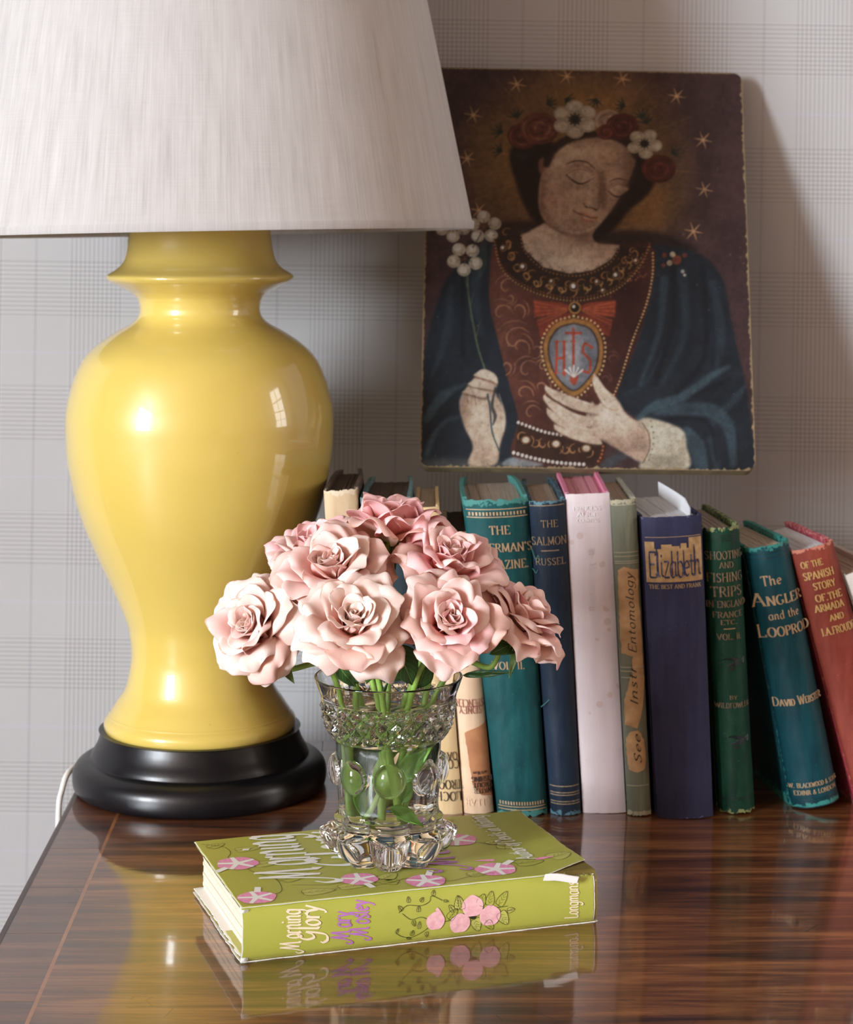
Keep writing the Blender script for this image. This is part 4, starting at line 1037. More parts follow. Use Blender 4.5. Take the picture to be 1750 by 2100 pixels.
# halo with rays
d = np.hypot((XX-800)/520, (YY-540)/470); blend(np.clip(1.2-d, 0, 1)**.7*.9, (150, 112, 56)); glow(1150, 780, 170, 170, (172, 132, 70), .6); glow(440, 560, 170, 220, (160, 120, 60), .6); glow(860, 200, 260, 110, (164, 124, 64), .6)
for k in range(26):
    a = 2*math.pi*k/26+.1; c_, s_ = math.cos(a), math.sin(a); l = 560 if k % 2 else 640
    stroke([(800+330*c_, 540+330*s_), (800+l*c_, 540+l*s_)], [7, 2], (176, 136, 80), .28 if s_ < .55 else .1, 2)
def star(x0, y0, r, col=(206, 164, 118), rot=.2):
    for k in range(6):
        a = rot+k*math.pi/3; stroke([(x0, y0), (x0+r*math.cos(a), y0+r*math.sin(a))], [9, 2.5], col, .85, 1.4)
for q in ((508, 135, 46), (755, 92, 44), (1030, 105, 44), (1300, 198, 44), (1430, 430, 46), (1438, 688, 42), (1384, 900, 46), (292, 300, 48), (262, 528, 44), (318, 795, 42)): star(*q)
# hair behind the face
fill([(500, 430), (470, 520), (500, 640), (540, 760), (600, 860), (640, 900), (700, 700), (700, 480), (640, 420)], (44, 30, 24), .95, 4)
fill([(1060, 420), (1150, 520), (1190, 640), (1150, 720), (1060, 800), (980, 900), (900, 960), (880, 900), (1000, 700), (1060, 560)], (42, 28, 24), .95, 4)
fill([(880, 930), (1000, 900), (1180, 900), (1330, 950), (1400, 1000), (1180, 1000), (1000, 980)], (44, 32, 30), .8, 6)
fill([(180, 1050), (330, 900), (480, 850), (620, 860), (600, 930), (400, 960), (300, 1060)], (52, 36, 34), .8, 6)
# mantle
mr = [(1185, 965), (1330, 985), (1440, 1030), (1530, 1140), (1570, 1330), (1610, 1510), (1650, 1680), (1672, 1850), (1672, 2030), (1350, 2032), (1330, 1860), (1120, 1810), (1000, 1690), (1100, 1450), (1180, 1180)]
fill(mr, (36, 47, 58), 1, 3)
ml = [(380, 960), (270, 1030), (170, 1120), (110, 1260), (65, 1420), (45, 1620), (38, 2015), (470, 2015), (520, 1810), (470, 1640), (420, 1450), (372, 1240)]
fill(ml, (36, 48, 60), 1, 3)
for pts, w, a in (([(1240, 1140), (1210, 1400), (1120, 1640)], [40, 20], .5), ([(1330, 1100), (1340, 1400), (1230, 1640)], [50, 20], .35), ([(1480, 1160), (1520, 1400), (1500, 1560)], [40, 50, 20], .35),
                  ([(1110, 1800), (1190, 1745), (1330, 1700), (1480, 1600), (1560, 1560)], [26, 50, 40, 14], .85), ([(1190, 1780), (1330, 1760), (1480, 1770), (1560, 1850), (1580, 2010)], [20, 60, 70, 60, 30], .7), ([(1350, 1870), (1400, 1930), (1420, 2020)], [60, 80, 70], .85), ([(1480, 1820), (1600, 1700), (1640, 1650)], [30, 40, 10], .5), ([(1470, 1900), (1500, 2020)], [40, 40], .45),
                  ([(1040, 1690), (1140, 1640), (1230, 1500)], [16, 20, 8], .3), ([(180, 1180), (160, 1400), (90, 1600)], [30, 40, 20], .35), ([(60, 1800), (140, 1700), (250, 1640)], [40, 50, 10], .8), ([(60, 1960), (130, 1830), (230, 1790)], [30, 30, 8], .6), ([(330, 980), (300, 1200), (330, 1400)], [40, 50, 20], .35), ([(950, 2010), (1060, 1960), (1110, 1990)], [50, 40, 20], .6)):
    stroke(pts, w, (78, 104, 114), a*.8, 9)
for pts, w in (([(1280, 1050), (1280, 1350), (1190, 1640)], 26), ([(1430, 1080), (1440, 1500), (1300, 1680)], 26), ([(1140, 1830), (1330, 1800), (1460, 1830), (1500, 1990)], 16), ([(1380, 1700), (1560, 1620)], 18), ([(60, 1880), (180, 1760)], 18), ([(240, 1080), (240, 1500)], 24)):
    stroke(pts, w, (20, 28, 40), .55, 8)
# lily
stroke([(260, 1090), (270, 1230), (310, 1450), (350, 1580), (370, 1720), (410, 1950)], [10, 9, 9, 10, 11, 9], (92, 108, 84), .95, 1.4)
stroke([(345, 920), (340, 1060), (320, 1130)], [20, 40, 10], (58, 78, 76), .7, 4)
for q in ((265, 1190, 245, 1120), (280, 1260, 300, 1180), (300, 1380, 270, 1300), (305, 1420, 330, 1330)): stroke([(q[0], q[1]), (q[2], q[3])], [8, 2], (86, 100, 78), .8)
def lily(cx, cy, r, rot):
    for k in range(5):
        a = rot+k*2*math.pi/5; dot(cx+r*.72*math.cos(a), cy+r*.68*math.sin(a), r*.42, (178, 168, 148), .95, r*.4); dot(cx+r*.8*math.cos(a)-4, cy+r*.75*math.sin(a)-5, r*.24, (226, 216, 196), .7)
        stroke([(cx, cy), (cx+r*.45*math.cos(a), cy+r*.45*math.sin(a))], 5, (120, 84, 50), .7)
for q in ((190, 872, 78, .3), (345, 880, 78, .9), (250, 1038, 80, .4)): lily(*q)
for q in (((255, 980), (235, 905)), ((290, 980), (330, 910))): stroke(list(q), 7, (74, 76, 60), .8)
# dress
dress = [(385, 990), (372, 1240), (420, 1450), (470, 1640), (515, 1810), (500, 1990), (900, 2015), (950, 1900), (1000, 1700), (1100, 1450), (1170, 1200), (1185, 990), (1010, 970), (800, 1100), (530, 960)]
fill(dress, (92, 50, 40), 1, 2)
shade(dress, [(450, 1300, (90, 330), (124, 78, 62), .8), (560, 1650, (120, 260), (110, 66, 54), .5), (1060, 1300, (120, 380), (62, 30, 28), .8), (820, 1300, (140, 90), (70, 34, 28), .5)])
cl = (168, 124, 92)
for q in ((460, 1180, 50, .2), (430, 1310, 60, 1), (510, 1290, 46, 2), (500, 1440, 80, .5), (520, 1470, 56, 1.6), (450, 1560, 40, 2.6), (560, 1580, 56, .3), (600, 1480, 44, 3), (540, 1690, 52, 1.2), (620, 1660, 46, 2.2), (580, 1780, 48, .7), (640, 1560, 30, .1), (690, 1800, 40, 2), (470, 1230, 30, 3), (980, 1530, 34, 1), (940, 1620, 30, 2)):
    x0, y0, r, a = q; al = .75 if x0 < 800 else .35
    stroke([(x0+r*s_*math.cos(a+s_*5.2), y0+r*s_*math.sin(a+s_*5.2)) for s_ in np.linspace(.15, 1, 9)], [3, 9, 4], cl, al, 1.2)
    stroke([(x0+r*1.25*math.cos(a+k), y0+r*1.25*math.sin(a+k)) for k in (3.2, 3.7, 4.3, 4.8)], [2, 7, 2], cl, al*.8, 1.2)
# neck and breast
skin, dk = (178, 150, 126), (132, 102, 82)
fill([(640, 860), (560, 905), (520, 930), (560, 1020), (640, 1080), (770, 1112), (880, 1095), (970, 1045), (1020, 975), (920, 965), (880, 930), (880, 860)], (184, 158, 134), 1, 2)
shade([(640, 860), (560, 905), (520, 930), (560, 1020), (640, 1080), (770, 1112), (880, 1095), (970, 1045), (1020, 975), (920, 965), (880, 930), (880, 860)], [(850, 930, (120, 50), dk, .9), (700, 1060, (200, 50), (202, 180, 156), .6), (960, 1010, (80, 60), (150, 120, 98), .6)])
# collar
inner = [(528, 912), (545, 990), (640, 1080), (770, 1112), (885, 1095), (975, 1042), (1018, 972)]
outer = [(1165, 985), (1120, 1080), (1040, 1170), (940, 1225), (800, 1252), (660, 1232), (530, 1180), (430, 1090), (392, 940)]
fill(inner+outer, (58, 38, 26), 1, 1, False)
mid = [(455, 925), (490, 1040), (600, 1145), (790, 1182), (960, 1135), (1060, 1050), (1092, 982)]
gold = (186, 140, 84)
for k, (x0, y0) in enumerate(along(mid, 21)):
    a = k*2.1; r = 19 if k % 2 else 26; y0 += (-16, 14, 2)[k % 3]
    stroke([(x0+r*s_*math.cos(a+s_*5), y0+r*s_*math.sin(a+s_*5)) for s_ in np.linspace(.2, 1.1, 8)], [3, 8, 3], gold if k % 3 else (160, 108, 60), .85, 1.1)
for off, col, st in ((0, (196, 150, 92), 17), (1, (150, 84, 50), 17)):
    for x0, y0 in along(outer, st): dot(x0, y0-8-off*14, 4.6, col, .8)
for x0, y0 in along(inner, 19): dot(x0, y0+10, 4.2, (180, 130, 80), .8)
for q in ((538, 1078, 16), (790, 1175, 18), (1000, 1120, 15), (440, 985, 12), (906, 1152, 10), (680, 1150, 10), (1100, 1048, 10), (935, 1195, 9)):
    dot(q[0], q[1], q[2]+9, (40, 24, 18), .9); dot(q[0], q[1], q[2]+5, (176, 124, 66), .8); dot(q[0], q[1], q[2], (60, 46, 40), .9); dot(q[0]-3, q[1]-3, q[2]*.6, (230, 220, 204), .95)
for x0, y0 in along(inner, 62): 
    for dx, dy in ((-10, -8), (0, -16), (10, -8), (0, -6)): dot(x0+dx, y0+dy, 4, (70, 58, 48), .6)
for x0, y0 in along([(1182, 1010), (1180, 1120), (1150, 1260), (1080, 1440), (1020, 1620), (985, 1700)], 17): dot(x0, y0, 5.2, (206, 170, 116), .9)
for k in range(60): dot(1010+rng.random()*140, 1010+rng.random()*140, 3.4, (186, 130, 80), .6)
# bow and jewel
for sgn in (-1, 1):
    fill([(795, 1280), (795+sgn*60, 1255), (795+sgn*205, 1240), (795+sgn*200, 1325), (795+sgn*70, 1310)], (150, 66, 42), .95, 1, False)
    fill([(795, 1300), (795+sgn*90, 1310), (795+sgn*190, 1340), (795+sgn*170, 1420), (795+sgn*80, 1370)], (138, 58, 38), .9, 1, False)
    for k in range(6): stroke([(795+sgn*40, 1282+k*3), (795+sgn*(200-k*4), 1250+k*22)], 4, (196, 118, 72), .6)
dot(795, 1278, 30, (176, 128, 66)); dot(795, 1278, 22, (46, 32, 26)); dot(790, 1272, 8, (210, 200, 180))
heart = [(790, 1335), (880, 1365), (925, 1450), (915, 1560), (860, 1640), (790, 1690), (715, 1640), (665, 1560), (650, 1450), (700, 1365)]
fill([(790+(p[0]-790)*1.06, 1510+(p[1]-1510)*1.05) for p in heart], (164, 118, 58), 1, 1)
for x0, y0 in along([(790+(p[0]-790)*1.14, 1510+(p[1]-1510)*1.1) for p in heart+heart[:1]], 22): dot(x0, y0, 6, (218, 186, 128), .85)
fill([(790+(p[0]-790)*.92, 1510+(p[1]-1510)*.92) for p in heart], (70, 52, 46), 1, 1)
fill([(790+(p[0]-790)*.86, 1510+(p[1]-1510)*.88) for p in heart], (112, 116, 124), 1, 1)
shade([(790+(p[0]-790)*.86, 1510+(p[1]-1510)*.88) for p in heart], [(780, 1500, (60, 130), (176, 176, 176), .7)])
rd = (176, 72, 46)
for pts in ([(706, 1440), (702, 1590)], [(742, 1440), (742, 1600)], [(706, 1520), (742, 1520)], [(788, 1380), (788, 1560)], [(752, 1400), (824, 1400)], [(880, 1470), (846, 1450), (836, 1490), (870, 1530), (866, 1585), (834, 1580)]): stroke(pts, 13, rd, .92, 1.3)
for x0 in (706, 742, 788):
    for yy_ in (1440, 1590): stroke([(x0-12, yy_), (x0+12, yy_)], 6, rd, .8)
for k in (-2, -1, 0, 1, 2): stroke([(790, 1610), (790+k*22, 1555+abs(k)*10)], [5, 8], (224, 214, 204), .9)
fill([(770, 1600), (790, 1612), (812, 1600), (806, 1632), (790, 1648), (772, 1630)], rd, .9, 1)
# belt
fill([(515, 1818), (640, 1860), (800, 1900), (955, 1912), (930, 1990), (890, 2015), (700, 2010), (495, 1975)], (72, 44, 32), 1, 1, False)
for k, (x0, y0) in enumerate(along([(530, 1890), (650, 1920), (780, 1945), (900, 1955)], 38)):
    a = k*1.7; r = 26; stroke([(x0+r*s_*math.cos(a+s_*5), y0+r*s_*math.sin(a+s_*5)) for s_ in np.linspace(.2, 1.1, 8)], [3, 8, 3], (184, 138, 90), .85, 1.1)
for q in ((552, 1900), (702, 1918), (852, 1938)): dot(q[0], q[1], 34, (46, 28, 20), .9, 26); dot(q[0], q[1], 26, (150, 104, 60), .8, 20); dot(q[0], q[1], 17, (212, 200, 182), .9, 13)
for x0, y0 in along([(515, 1820), (640, 1862), (745, 1880)], 20): dot(x0, y0, 7.5, (222, 212, 196), .95)
for x0, y0 in along([(492, 1958), (600, 1985), (720, 2004), (860, 2012)], 22): dot(x0, y0, 8.5, (226, 218, 204), .95)
for x0, y0 in along([(935, 1930), (925, 1975), (900, 2010)], 18): dot(x0, y0, 6, (190, 110, 70), .9)
fill([(450, 1990), (500, 1980), (640, 2010), (560, 2022), (440, 2015)], (150, 160, 164), .8, 2)
# face
face = [(880, 408), (770, 430), (690, 480), (645, 560), (618, 680), (620, 790), (655, 860), (720, 905), (800, 922), (880, 900), (950, 830), (1010, 740), (1070, 620), (1096, 520), (1060, 455), (970, 412)]
fill(face, skin, 1, 2)
shade(face, [(770, 480, (130, 60), (196, 168, 142), .7), (700, 700, (90, 90), (192, 160, 134), .6), (1080, 560, (60, 130), dk, .75), (960, 560, (50, 90), (170, 140, 116), .4), (930, 690, (26, 90), dk, .8), (820, 905, (150, 34), dk, .7), (640, 700, (34, 140), (150, 118, 94), .6), (900, 860, (50, 40), (190, 160, 134), .6), (990, 720, (40, 60), (172, 140, 116), .5), (900, 440, (150, 26), (140, 110, 88), .5), (690, 760, (60, 50), (190, 146, 124), .5)], 1, 2)
fill([(612, 540), (640, 520), (648, 570), (632, 610), (615, 590)], (150, 104, 80), .8, 2)
br = (66, 46, 36)
stroke([(755, 556), (800, 540), (855, 548), (896, 582)], [4, 8, 7, 3], br, .8, 2); stroke([(965, 648), (1010, 632), (1068, 645)], [3, 7, 4], br, .75, 2)
for lid, low, cx, cy in (([(752, 612), (800, 585), (856, 592), (892, 628)], [(752, 612), (790, 645), (830, 658), (888, 632)], 815, 618), ([(962, 690), (1000, 664), (1050, 672), (1062, 690)], [(962, 696), (990, 720), (1020, 722), (1060, 692)], 1012, 690)):
    fill(lid+low[::-1][1:-1], (190, 162, 138), .9, 1); stroke(lid, [2, 4, 2], (120, 92, 74), .7, 1.4); stroke(low, [4, 9, 4], (48, 34, 28), .9, 1.4)
    stroke([(p[0], p[1]-16) for p in lid], 5, (140, 110, 90), .5, 3)
stroke([(905, 590), (925, 650), (918, 720), (912, 770)], [6, 10, 10, 6], dk, .55, 5); stroke([(880, 610), (872, 700), (868, 750)], [10, 22, 30], (204, 176, 150), .55, 7)
stroke([(838, 756), (850, 778), (880, 782), (905, 792), (918, 772)], [3, 6, 8, 7, 3], (96, 66, 52), .8, 2); dot(850, 776, 6, (70, 44, 36), .7); dot(898, 792, 6, (70, 44, 36), .7)
stroke([(785, 795), (815, 812), (848, 822), (880, 832), (912, 830)], [3, 7, 5, 7, 3], (120, 58, 48), .9, 2); stroke([(820, 828), (850, 846), (885, 848)], [5, 14, 5], (176, 104, 86), .7, 3); stroke([(808, 806), (850, 812), (890, 824)], [4, 9, 4], (168, 98, 82), .5, 3)
stroke([(830, 868), (860, 878), (890, 868)], [4, 8, 4], (140, 106, 86), .5, 4); stroke([(650, 860), (740, 912), (830, 922), (900, 890)], [6, 10, 10, 5], (110, 80, 64), .55, 5); stroke([(720, 890), (800, 905), (870, 893)], 9, (196, 168, 142), .4, 5)
# hairline under the garland, and deeper modelling of the face
stroke([(655, 560), (690, 480), (770, 425), (880, 402), (980, 410), (1060, 452), (1098, 520)], [30, 44, 40, 34, 36, 40, 30], (52, 36, 28), .9, 8)
for pts, w, a in (([(1080, 520), (1075, 600), (1030, 700), (975, 800)], [30, 44, 40, 20], .45), ([(925, 600), (940, 680), (935, 760), (960, 800)], [14, 30, 36, 16], .5), ([(640, 640), (632, 760), (665, 850), (740, 905)], [26, 30, 26, 16], .45), ([(770, 575), (820, 556), (880, 590)], [10, 18, 10], .35), ([(970, 668), (1015, 650), (1055, 660)], [8, 14, 8], .35), ([(770, 660), (820, 680), (880, 655)], [8, 14, 8], .3), ([(790, 850), (850, 862), (905, 850)], [10, 16, 8], .4)):
    stroke(pts, w, (112, 82, 64), a*.75, 12)
stroke([(700, 560), (740, 520), (820, 500)], [30, 60, 30], (208, 182, 156), .4, 14); stroke([(690, 690), (730, 740), (760, 760)], [30, 60, 30], (206, 172, 146), .4, 14)
# garland
for q in ((510, 310), (660, 240), (750, 215), (900, 215), (1040, 250), (1130, 310), (430, 490), (1280, 500), (430, 390), (540, 530), (1150, 340)):
    for k in range(5):
        a = -1.9+k*.55+q[0]*.01; stroke([q, (q[0]+48*math.cos(a), q[1]+48*math.sin(a))], [12, 4], (44, 62, 54), .85, 1.6)
def rose(cx, cy, r, c1, c2):
    dot(cx, cy, r, c1, .97, r*.86)
    for k in range(11):
        a = k*2.4; rr = r*(.9-.075*k); stroke([(cx+rr*math.cos(a+s_), cy+rr*.85*math.sin(a+s_)) for s_ in (0, .5, 1.0, 1.5)], [3, r*.16, 3], c2 if k % 2 else tuple(int(v*.72) for v in c1), .7, 2.4)
for q in ((540, 410, 80, (104, 56, 42), (146, 88, 66)), (620, 370, 98, (122, 70, 54), (166, 112, 86)), (960, 330, 70, (160, 132, 112), (190, 164, 140)), (1030, 360, 82, (98, 48, 38), (134, 76, 58)), (950, 390, 48, (112, 58, 44), (140, 84, 62)), (1210, 580, 86, (98, 46, 36), (132, 68, 52))): rose(*q)
def anem(cx, cy, r, n, rot):
    for k in range(n):
        a = rot+k*2*math.pi/n; dot(cx+r*.66*math.cos(a), cy+r*.6*math.sin(a), r*.42, (166, 152, 132), .96, r*.36); dot(cx+r*.72*math.cos(a), cy+r*.66*math.sin(a), r*.28, (196, 184, 164), .6, r*.22)
    dot(cx, cy, r*.34, (92, 84, 72), .9); dot(cx, cy, r*.2, (44, 40, 36), .9)
    for k in range(10): dot(cx+r*.32*math.cos(k*.63), cy+r*.3*math.sin(k*.63), 4, (220, 208, 184), .8)
anem(795, 322, 106, 6, .5); anem(1140, 450, 84, 5, .2)
# hands and cuff
fill([(1110, 1810), (1170, 1800), (1320, 1850), (1350, 1930), (1355, 2030), (1130, 2032), (1120, 1990), (1090, 1900)], (200, 190, 166), 1, 3)
shade([(1110, 1810), (1170, 1800), (1320, 1850), (1350, 1930), (1355, 2030), (1130, 2032), (1120, 1990), (1090, 1900)], [(1240, 1880, (80, 60), (224, 216, 196), .7), (1200, 2010, (160, 40), (150, 140, 120), .6)])
hand = [(880, 1720), (905, 1740), (960, 1700), (1010, 1720), (1050, 1780), (1130, 1830), (1165, 1860), (1170, 1930), (1130, 2000), (1040, 1960), (950, 1910), (880, 1880), (850, 1800)]
fill(hand, (204, 180, 158), 1, 2)
thumb = [(890, 1590), (915, 1620), (950, 1665), (1000, 1710), (1000, 1760), (940, 1740), (900, 1680), (882, 1630)]
for f in ([(648, 1648), (700, 1672), (800, 1710), (880, 1735), (910, 1780), (860, 1775), (780, 1755), (690, 1710), (650, 1672)], [(640, 1690), (700, 1728), (790, 1778), (880, 1800), (870, 1840), (780, 1825), (700, 1780), (645, 1720)],
          [(655, 1750), (720, 1790), (800, 1830), (880, 1850), (880, 1885), (790, 1868), (710, 1830), (660, 1785)], [(690, 1825), (750, 1850), (820, 1870), (900, 1885), (930, 1920), (860, 1915), (770, 1890), (700, 1855)], thumb):
    fill([(p[0], p[1]+7) for p in f], (112, 80, 64), .7, 2); fill(f, (206, 182, 160), 1, 1)
for pts in ([(700, 1672), (800, 1712), (880, 1740)], [(700, 1730), (790, 1780), (870, 1804)], [(720, 1792), (800, 1832), (870, 1852)], [(900, 1620), (940, 1672), (985, 1715)]): stroke(pts, [4, 12, 6], (226, 206, 186), .6, 4)
shade(hand, [(960, 1800, (80, 60), (222, 200, 180), .6), (1000, 1940, (140, 50), (150, 118, 98), .6), (1130, 1900, (40, 70), (170, 140, 118), .5)], 1, 2)
stroke([(1128, 1822), (1160, 1870), (1165, 1940), (1132, 2005)], 5, (90, 74, 60), .6)
for x0, y0 in along([(1172, 1815), (1186, 1900), (1160, 2000)], 26): dot(x0, y0, 5, (110, 100, 84), .6)
lh = [(240, 1680), (290, 1620), (340, 1575), (400, 1600), (412, 1640), (400, 1680), (440, 1750), (452, 1830), (425, 1920), (400, 2010), (270, 2012), (290, 1930), (250, 1840), (222, 1740)]
fill(lh, (196, 172, 150), 1, 2)
for f in ([(290, 1600), (340, 1572), (400, 1598), (412, 1640), (380, 1625), (330, 1612)], [(262, 1640), (310, 1620), (370, 1640), (395, 1668), (340, 1662), (290, 1655)], [(235, 1680), (280, 1660), (330, 1670), (370, 1690), (340, 1705), (280, 1690)]):
    fill([(p[0], p[1]+9) for p in f], (108, 78, 62), .75, 2); fill(f, (206, 184, 162), 1, 1)
shade(lh, [(240, 1800, (30, 120), (150, 120, 98), .6), (330, 1830, (60, 90), (214, 192, 170), .6), (350, 1990, (90, 40), (168, 140, 118), .5)], 1, 2)
stroke([(262, 1690), (265, 1730)], 5, (120, 88, 70), .6, 2); stroke([(300, 1695), (305, 1740)], 5, (120, 88, 70), .6, 2); stroke([(400, 1660), (385, 1740), (400, 1790), (390, 1830)], [8, 14, 18, 6], (54, 60, 64), .8, 3)
stroke([(362, 1690), (375, 1760), (385, 1860), (420, 1950)], [10, 9, 9, 7], (64, 92, 96), .95, 1.4)
stroke([(420, 1690), (445, 1780), (440, 1860)], [6, 12, 6], (222, 202, 182), .5, 4)
fill([(40, 1990), (200, 1985), (420, 2000), (430, 2030), (40, 2030)], (150, 138, 118), .35, 5)
# shoulder jewel
for q in ((1300, 1042, 24, (150, 76, 52)), (1280, 1015, 14, (206, 184, 150)), (1265, 1058, 14, (190, 168, 134)), (1240, 1020, 12, (130, 62, 46)), (1340, 1020, 12, (130, 62, 46)), (1235, 1070, 10, (130, 62, 46)), (1330, 1100, 9, (196, 186, 170)), (1340, 1118, 7, (220, 210, 196))): dot(*q, .85)
# age: craquelure, weave, losses, worn borders
C *= (1+.13*(vnoise(3, 1)-.5)+.16*(vnoise(9, 2)-.5)+.18*(vnoise(40, 3)-.5))[..., None]
sp_ = vnoise(2, 11); lum = C.mean(2); C[(sp_ > .93) & (lum > .38)] *= .72
C[(sp_ > .93) & (lum <= .38) & (vnoise(16, 12) > .45)] += .09
for k in range(70):
    x0, y0 = rng.random()*1700, 900+rng.random()*1150; dot(x0, y0, 2+rng.random()*3, (170, 160, 150), .35)
for k in range(24):
    x0, y0 = rng.random()*1700, rng.random()*2000; a = rng.random()*.5-.25; l = 60+rng.random()*220
    stroke([(x0, y0), (x0+l*math.cos(a), y0+l*math.sin(a))], 2.2, (170, 150, 136), .12, 1)
C[:] = np.clip(C, 0, 1)**1.24*.87
gr_ = C.mean(2, keepdims=True); C[:] = gr_+(C-gr_)*.82
C[:] = np.minimum(C, .60+(C-.60)*.45)
# panel geometry: leaning back from the book tops to the wall
qTL, qTR, qBR, qBL = (70, 42), (1622, 72), (1692, 2042), (25, 2022)
DB, DT, PT = 1.566, 1.719, .011
pT = [px(850+q[0]/2.4139, 120+q[1]/2.4139, D_) for q, D_ in ((qBL, DB), (qBR, DB), (qTR, DT), (qTL, DT))]
P_BL, P_BR, P_TR, P_TL = pT
nrm = (P_TL-P_BL).cross(P_BR-P_BL).normalized()
if nrm.y > 0: nrm = -nrm                                   # towards the viewer
NXg, NYg = 500, 610
def quad(q, u, v): return (np.outer(1-v, (1-u)) [..., None]*np.array(q[0])+np.outer(1-v, u)[..., None]*np.array(q[1])+np.outer(v, u)[..., None]*np.array(q[2])+np.outer(v, 1-u)[..., None]*np.array(q[3]))
uu, vv = np.linspace(0, 1, NXg), np.linspace(0, 1, NYg)    # v up
img = quad([qBL, qBR, qTR, qTL], uu, vv)                   # drawing coordinates per vertex
ix, iy = np.clip(img[..., 0]/2, 0, PW-1.01), np.clip(img[..., 1]/2, 0, PH-1.01)
x0, y0 = ix.astype(int), iy.astype(int); fx, fy = (ix-x0)[..., None], (iy-y0)[..., None]
col = (C[y0, x0]*(1-fx)+C[y0, x0+1]*fx)*(1-fy)+(C[y0+1, x0]*(1-fx)+C[y0+1, x0+1]*fx)*fy
# ragged bare edge of the support
U, V = np.meshgrid(uu, vv)
nz = lambda a, s_: np.interp(a, np.linspace(0, 1, 160), np.random.default_rng(s_).random(160))
edge = np.minimum(np.minimum(U*.2575-.0012*nz(V, 1)-.0006, (1-U)*.2575-.0018*nz(V, 2)**2-.0006), np.minimum(V*.3257-.0022*nz(U, 3)**2-.0004, (1-V)*.3257-.0010*nz(U, 4)-.0004))
em = np.clip(-edge/.0006+.5, 0, 1)[..., None]; bare = np.array([122, 106, 80])/255*(1+.3*(np.random.default_rng(3).random(U.shape)-.5))[..., None]
col = np.clip(col*(1-em)+bare*em, 0, 1)
lin = np.where(col <= .04045, col/12.92, ((col+.055)/1.055)**2.4)
W3 = quad([np.array(p) for p in (P_BL, P_BR, P_TR, P_TL)], uu, vv)
rel = .00035*np.interp(lin.mean(2), [0, 1], [0, 1])[..., None]*np.array(nrm)
# soft rounded corners
rr = .008; cxy = np.minimum(U*.2575, (1-U)*.2575); cyy = np.minimum(V*.3257, (1-V)*.3257)
inc = (cxy < rr) & (cyy < rr); dd = np.hypot(rr-cxy, rr-cyy); pull = np.where(inc, np.maximum(0, dd-rr), 0)
du = np.array((P_BR-P_BL).normalized()); dvv = np.array((P_TL-P_BL).normalized())
W3 = W3+rel+(pull*np.where(U < .5, 1, -1)*.75)[..., None]*du+(pull*np.where(V < .5, 1, -1)*.75)[..., None]*dvv
paint = thing('devotional_painting', 'dark old painting of a flower-crowned robed figure, leaning on the wall above the books', 'painting', (P_BL+P_BR)/2)
off = np.array(paint.location)
vert = (W3-off).reshape(-1, 3)
idx = np.arange(NXg*NYg).reshape(NYg, NXg)
quads = np.stack([idx[:-1, :-1], idx[:-1, 1:], idx[1:, 1:], idx[1:, :-1]], -1).reshape(-1, 4)
me = bpy.data.meshes.new('painted_surface')
me.vertices.add(len(vert)); me.vertices.foreach_set('co', vert.astype(np.float32).ravel())
me.loops.add(quads.size); me.loops.foreach_set('vertex_index', quads.astype(np.int32).ravel())
me.polygons.add(len(quads)); me.polygons.foreach_set('loop_start', np.arange(0, quads.size, 4, dtype=np.int32)); me.polygons.foreach_set('loop_total', np.full(len(quads), 4, np.int32))
me.update(); me.validate()
ca = me.attributes.new('paint', 'FLOAT_COLOR', 'POINT'); ca.data.foreach_set('color', np.concatenate([lin.reshape(-1, 3), np.ones((len(vert), 1))], 1).astype(np.float32).ravel())
me.polygons.foreach_set('use_smooth', [True]*len(quads))
t = NT('old_oil_paint'); cc = t.coord()
t.set(Base_Color=t.attr('paint', 'Color'), Roughness=.5, Specular_IOR_Level=.3, Normal=t.bump(t.noise(cc, 900, 2), .25, .0004))
me.materials.append(t.m)
o = bpy.data.objects.new('painted_surface', me); S.collection.objects.link(o); o.parent = paint
# support behind the paint
m = MB(); n_ = [tuple(W3[j, i]) for j, i in [(0, k) for k in range(NXg)]+[(k, NXg-1) for k in range(NYg)]+[(NYg-1, k) for k in reversed(range(NXg))]+[(k, 0) for k in reversed(range(NYg))]][::4]
K = len(n_); bk = -nrm*PT
m.v = n_+[tuple(Vector(p)+bk) for p in n_]
for i in range(K): m.f.append((i, (i+1) % K, K+(i+1) % K, K+i))
m.f.append(tuple(range(K, 2*K)))
recalc(m.build('panel_support', mottled('aged_canvas_edge', srgb(116, 102, 74), srgb(146, 130, 98), 90, .8, .2), paint))
# ------------------------------------------------------------------ cut glass vase on the novel
VD = 1.243
VX, VY = (797-875)*VD/F, VD-CAMD
VB = TZ+.0321                                    # stands on the jacket
vase = thing('glass_vase', 'clear cut-glass vase with diamond band, round bosses and lobed foot', 'vase', (VX, VY, VB))
t = NT('crystal'); t.set(Base_Color=(1, 1, 1, 1), Roughness=0.0, IOR=1.5, Transmission_Weight=1.0); M_crystal = t.m
t = NT('water'); t.set(Base_Color=(.98, 1, .985, 1), Roughness=0.0, IOR=1.33, Transmission_Weight=1.0); M_water = t.m
NV = 256
def vpt(r, a, z): return (VX+r*math.cos(a), VY+r*math.sin(a), VB+z)
A0 = -math.pi/2+.04                               # one boss faces the camera
def tri(x_): x_ = x_ % 1.0; return 1-abs(2*x_-1)
foot_prof = [(.0262, 0.0), (.0296, .0006), (.0312, .003), (.0336, .0075), (.0360, .0125), (.0378, .0165), (.0385, .0185), (.0372, .0205), (.0335, .0222), (.0322, .0236), (.0330, .0252), (.0325, .0268), (.0306, .0282)]
